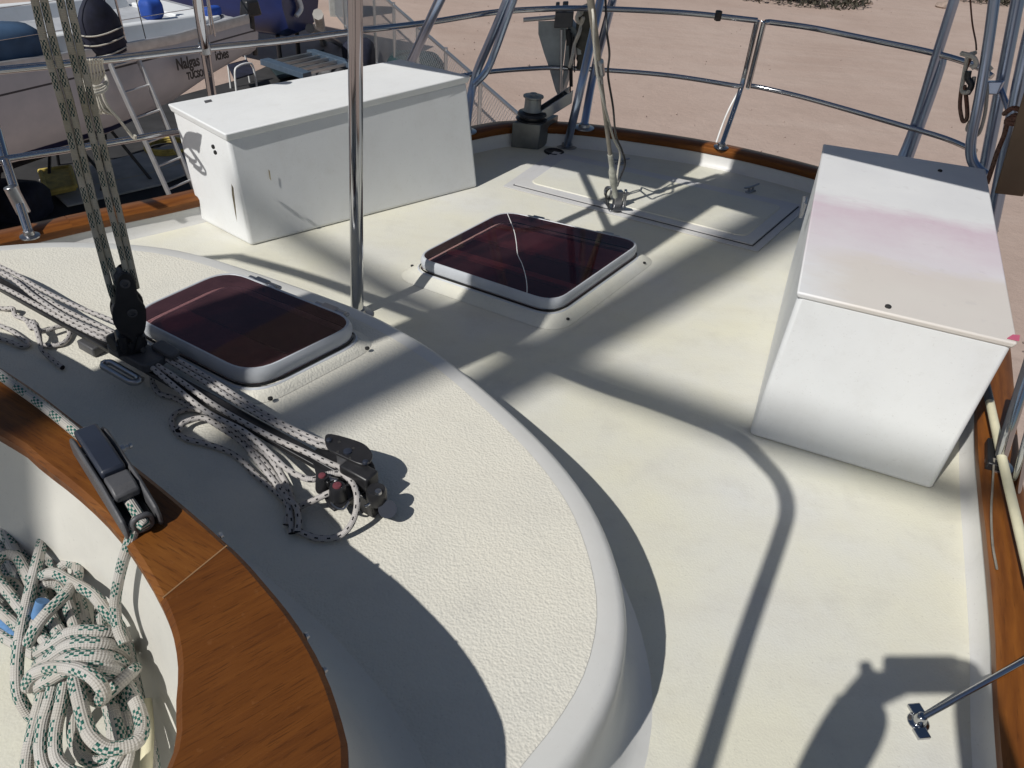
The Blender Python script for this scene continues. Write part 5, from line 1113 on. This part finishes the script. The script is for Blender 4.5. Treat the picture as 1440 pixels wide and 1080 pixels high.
# ---- chain link fence
FH = 1.5
fa_, fb_ = P(545, 0, GROUND+FH), P(737, 168, GROUND+FH); fd = nrm((fb_-fa_)*V(1, 1, 0)); FLn = np.linalg.norm((fb_-fa_)[:2])
fe = thing('chain_link_fence', V(fb_[0], fb_[1], GROUND), 'galvanised chain link fence with pipe rails running away behind the stern', 'fence')
f0 = V(fa_[0], fa_[1], GROUND)-fd*6; FLn += 6
MB().tube([f0+UP*FH, f0+fd*FLn+UP*FH], .028, 10).build('top_pipe', MT['galv'], fe, 40)
MB().tube([f0+UP*.08, f0+fd*FLn+UP*.08], .018, 8).build('bottom_pipe', MT['galv'], fe, 40)
npst = 9
for k in range(npst):
    s_ = FLn*k/(npst-1); MB().cyl(f0+fd*s_, f0+fd*s_+UP*(FH+.05), .03, None, 10).build('fence_post', MT['galv'], fe, 40)
MB().tube([f0+fd*(FLn-2.6)+UP*.1, f0+fd*(FLn-.05)+UP*1.3], .016, 8).build('brace_pipe', MT['galv'], fe, 40)
mw_ = MB(); stp = .085; cnt = int(FLn/stp); perp = V(-fd[1], fd[0], 0)
for k in range(-int(FH/stp), cnt):
    for sg in (1, -1):
        a0, a1 = k*stp, k*stp+FH-.1
        lo, hi = max(a0, 0), min(a1, FLn)
        if hi-lo < .05: continue
        z0, z1 = (lo-a0)/(a1-a0), (hi-a0)/(a1-a0)
        if sg < 0: z0, z1 = 1-z0, 1-z1
        mw_.tube([f0+fd*lo+UP*(.1+z0*(FH-.1))+perp*.004*sg, f0+fd*hi+UP*(.1+z1*(FH-.1))+perp*.004*sg], .0034, 3, False)
mw_.build('mesh_netting', MT['galv'], fe, 0)
pbm = MB()
for _ in range(420):
    d_ = 9+26*rng.uniform()**1.3; a_ = math.radians(rng.uniform(48, 100)); c_ = V(d_*math.cos(a_), d_*math.sin(a_), GROUND+.01); r_ = rng.uniform(.008, .021)*(1 if rng.uniform() < .93 else 1.8)
    pbm.add([c_+V(r_, 0, 0), c_+V(0, r_*.8, 0), c_-V(r_*.9, 0, 0), c_-V(0, r_, 0), c_+V(r_*.1, 0, r_*.9), c_-V(0, 0, r_)], [(0, 1, 4), (1, 2, 4), (2, 3, 4), (3, 0, 4), (1, 0, 5), (2, 1, 5), (3, 2, 5), (0, 3, 5)])
MT['pebble'] = plain('pebble', (0.34, 0.265, 0.225), .95, 0, .35, 2)
o_ = pbm.build('pebbles', MT['pebble'], None, 0); tag(o_, 'small stones scattered over the pinkish sand of the yard', 'pebbles'); o_['kind'] = 'stuff'
# ---- stones, and made-up shrubs standing in for shadow patches
MT['stone'] = plain('desert_stone', (0.30, 0.23, 0.19), .95, 0, .3, 6, .8, 12)
def stone(c, s_, label):
    bm = bmesh.new(); bmesh.ops.create_icosphere(bm, subdivisions=2, radius=1)
    for v in bm.verts:
        f = 1+rng.normal(0, .10); v.co = Vector((c[0]+v.co.x*s_*1.3*f, c[1]+v.co.y*s_*f, c[2]+v.co.z*s_*.7*f))
    me = bpy.data.meshes.new('boulder'); bm.to_mesh(me); bm.free(); me.materials.append(MT['stone'])
    o = bpy.data.objects.new('boulder', me); COL.objects.link(o); tag(o, label, 'boulder', 'boulders at the top edge of the sand')
stone(GP(1330, 9, .05), .25, 'largest pale boulder by the dark shadow stand-in at the top right of the sand'); stone(GP(1218, 4, .03), .16, 'small boulder between the two dark shadow stand-ins'); stone(GP(1196, 6, .02), .1, 'smallest boulder left of the other two at the top edge')
MT['brush'] = plain('shadow_dark_clump', (0.055, 0.05, 0.035), .9, 0, .5, 4)  # brush: made-up clumps standing in for shadow patches
def make_shadow_clump(name, c, rx, ry, h, label):
    t_ = thing(name, c, label, 'shadow_clump', 'dark shadow stand-ins at the top edge of the sand'); m = MB()
    for _ in range(1400):
        a_, r_ = rng.uniform(0, 2*math.pi), math.sqrt(rng.uniform()); q = c+V(rx*r_*math.cos(a_), ry*r_*math.sin(a_), h*rng.uniform(0, 1)*(1-.7*r_*r_)+.03)
        u_ = nrm(rng.normal(0, 1, 3)); w_ = nrm(np.cross(u_, rng.normal(0, 1, 3))); s_ = rng.uniform(.05, .14)
        m.add([q-u_*s_, q+w_*s_*.4, q+u_*s_, q-w_*s_*.4], [(0, 1, 2, 3)])
    m.build('shadow_clump_leaves', MT['brush'], t_, 0); tw = MB()
    for _ in range(26):
        a_, r_ = rng.uniform(0, 2*math.pi), rng.uniform(.3, 1); tw.tube([c, c+V(rx*r_*.5*math.cos(a_), ry*r_*.5*math.sin(a_), h*.5), c+V(rx*r_*math.cos(a_), ry*r_*math.sin(a_), h*.9*(1-.6*r_*r_)+.1)], [.03, .02, .008], 5)
    tw.build('shadow_clump_twigs', MT['brush'], t_, 0)
make_shadow_clump('shadow_clump', GP(1112, 1), 2.6, 1.2, .8, 'dark shadow stand-in clump at the top edge of the sand above the square rail corner'); make_shadow_clump('shadow_clump', GP(1385, 0), 2.4, 1.2, .8, 'dark shadow stand-in clump at the top right behind the thick raked leg')
# ================================================================== THE PHOTOGRAPHER (behind the camera; shadow on the side deck)
def skin_body(name, nodes, edges, mat, parent=None, sub=2):
    me = bpy.data.meshes.new(name); me.from_pydata([tuple(map(float, n_[0])) for n_ in nodes], edges, []); o = bpy.data.objects.new(name, me); COL.objects.link(o)
    sk = o.modifiers.new('skin', 'SKIN'); sk.use_smooth_shade = True; o.modifiers.new('sub', 'SUBSURF').levels = sub; o.modifiers['sub'].render_levels = sub
    for i, n_ in enumerate(nodes):
        v = me.skin_vertices[0].data[i]; v.radius = (n_[1], n_[2] if len(n_) > 2 else n_[1]); v.use_root = (i == 0)
    me.materials.append(mat)
    if parent: o.parent = parent; o.matrix_parent_inverse = Matrix.Translation(parent.location).inverted()
    return o
right = R[:, 0]; down = R[:, 1]; fwd = R[:, 2]
ph_c = CAM-fwd*.014+right*.055+down*.012
phn = thing('phone', ph_c, 'phone held out by the photographer, its bar shaped shadow lying at the lower right', 'phone')
MB().prism(rounded([ph_c-right*.075-down*.037, ph_c+right*.075-down*.037, ph_c+right*.075+down*.037, ph_c-right*.075+down*.037], .012), -fwd*.009).build('phone_body', MT['black'], phn, 30, .002)
per = thing('person', (0.16, -.45, 0), 'person standing behind the view with both hands raised, only the arm shadows visible', 'person')
bx_, by_ = .16, -.46
pel = V(bx_, by_, .92); sR = V(bx_+.17, by_+.05, 1.42); sL = V(bx_-.19, by_+.07, 1.42)
hL = ph_c-right*.095-fwd*.02+down*.018; hR = ph_c+right*.085-fwd*.016+down*.015
eL = lift(1135, 1140, 1.12); eR = lift(1400, 1150, 1.12)
nodes = [(pel, .15, .11), (pel+UP*.2, .14, .10), (pel+UP*.42, .17, .11), (V(bx_, by_+.02, 1.46), .09, .08), (V(bx_, by_+.05, 1.54), .055), (sL, .065), (eL, .056), (hL*.97+eL*.03, .056), (sR, .065), (eR, .055), (hR*.97+eR*.03, .034),
         (pel+V(-.09, 0, -.08), .09), (pel+V(-.11, .03, -.46), .06), (V(bx_-.12, by_-.02, .08), .045), (V(bx_-.13, by_+.13, .04), .035), (pel+V(.09, 0, -.08), .09), (pel+V(.11, .03, -.46), .06), (V(bx_+.12, by_-.02, .08), .045), (V(bx_+.13, by_+.13, .04), .035),
         (V(bx_, by_+.08, 1.62), .07, .08), (V(bx_, by_+.08, 1.72), .075, .085)]
body = skin_body('body', nodes, [(0, 1), (1, 2), (2, 3), (3, 4), (2, 5), (5, 6), (6, 7), (2, 8), (8, 9), (9, 10), (0, 11), (11, 12), (12, 13), (13, 14), (0, 15), (15, 16), (16, 17), (17, 18), (4, 19), (19, 20)], MT['skin'], per)
shn = [(pel+UP*.02, .165, .125), (pel+UP*.2, .155, .115), (pel+UP*.43, .185, .125), (sL, .082), (sL*.5+eL*.5, .07), (sR, .082), (sR*.5+eR*.5, .07)]
skin_body('shirt', shn, [(0, 1), (1, 2), (2, 3), (3, 4), (2, 5), (5, 6)], MT['shirt'], per)
trn = [(pel+UP*.05, .16, .12), (pel+V(-.09, 0, -.08), .10), (pel+V(-.11, .03, -.46), .075), (V(bx_-.12, by_-.02, .14), .062), (pel+V(.09, 0, -.08), .10), (pel+V(.11, .03, -.46), .075), (V(bx_+.12, by_-.02, .14), .062)]
skin_body('trousers', trn, [(0, 1), (1, 2), (2, 3), (0, 4), (4, 5), (5, 6)], MT['trousers'], per)
MB().lathe(V(bx_, by_+.06, 1.66), UP, [(.088, 0), (.098, .04), (.096, .09), (.07, .135), (.02, .155)], 20).build('hair', MT['hair'], per, 60)
for h_, e_, sg in ((hL, eL, -1), (hR, eR, 1)):
    wrist = h_*.92+e_*.08; palm = h_+right*sg*.012
    nd = [(wrist, .052, .044), (palm, .052, .036)]; ed = [(0, 1)]
    for k in range(4):
        b_ = palm+down*(-.030+.018*k)+right*sg*.006; i0 = len(nd)
        nd += [(b_+fwd*.012, .0095), (b_+fwd*.030-right*sg*.004, .0088), (b_+fwd*.036-right*sg*(.024+.004*(k % 2)), .008)]
        ed += [(1, i0), (i0, i0+1), (i0+1, i0+2)]
    i0 = len(nd); nd += [(palm-fwd*.006-down*.020-right*sg*.012, .011), (palm-fwd*.012-down*.03-right*sg*.038, .009)]; ed += [(1, i0), (i0, i0+1)]
    skin_body('hand', nd, ed, MT['skin'], per)
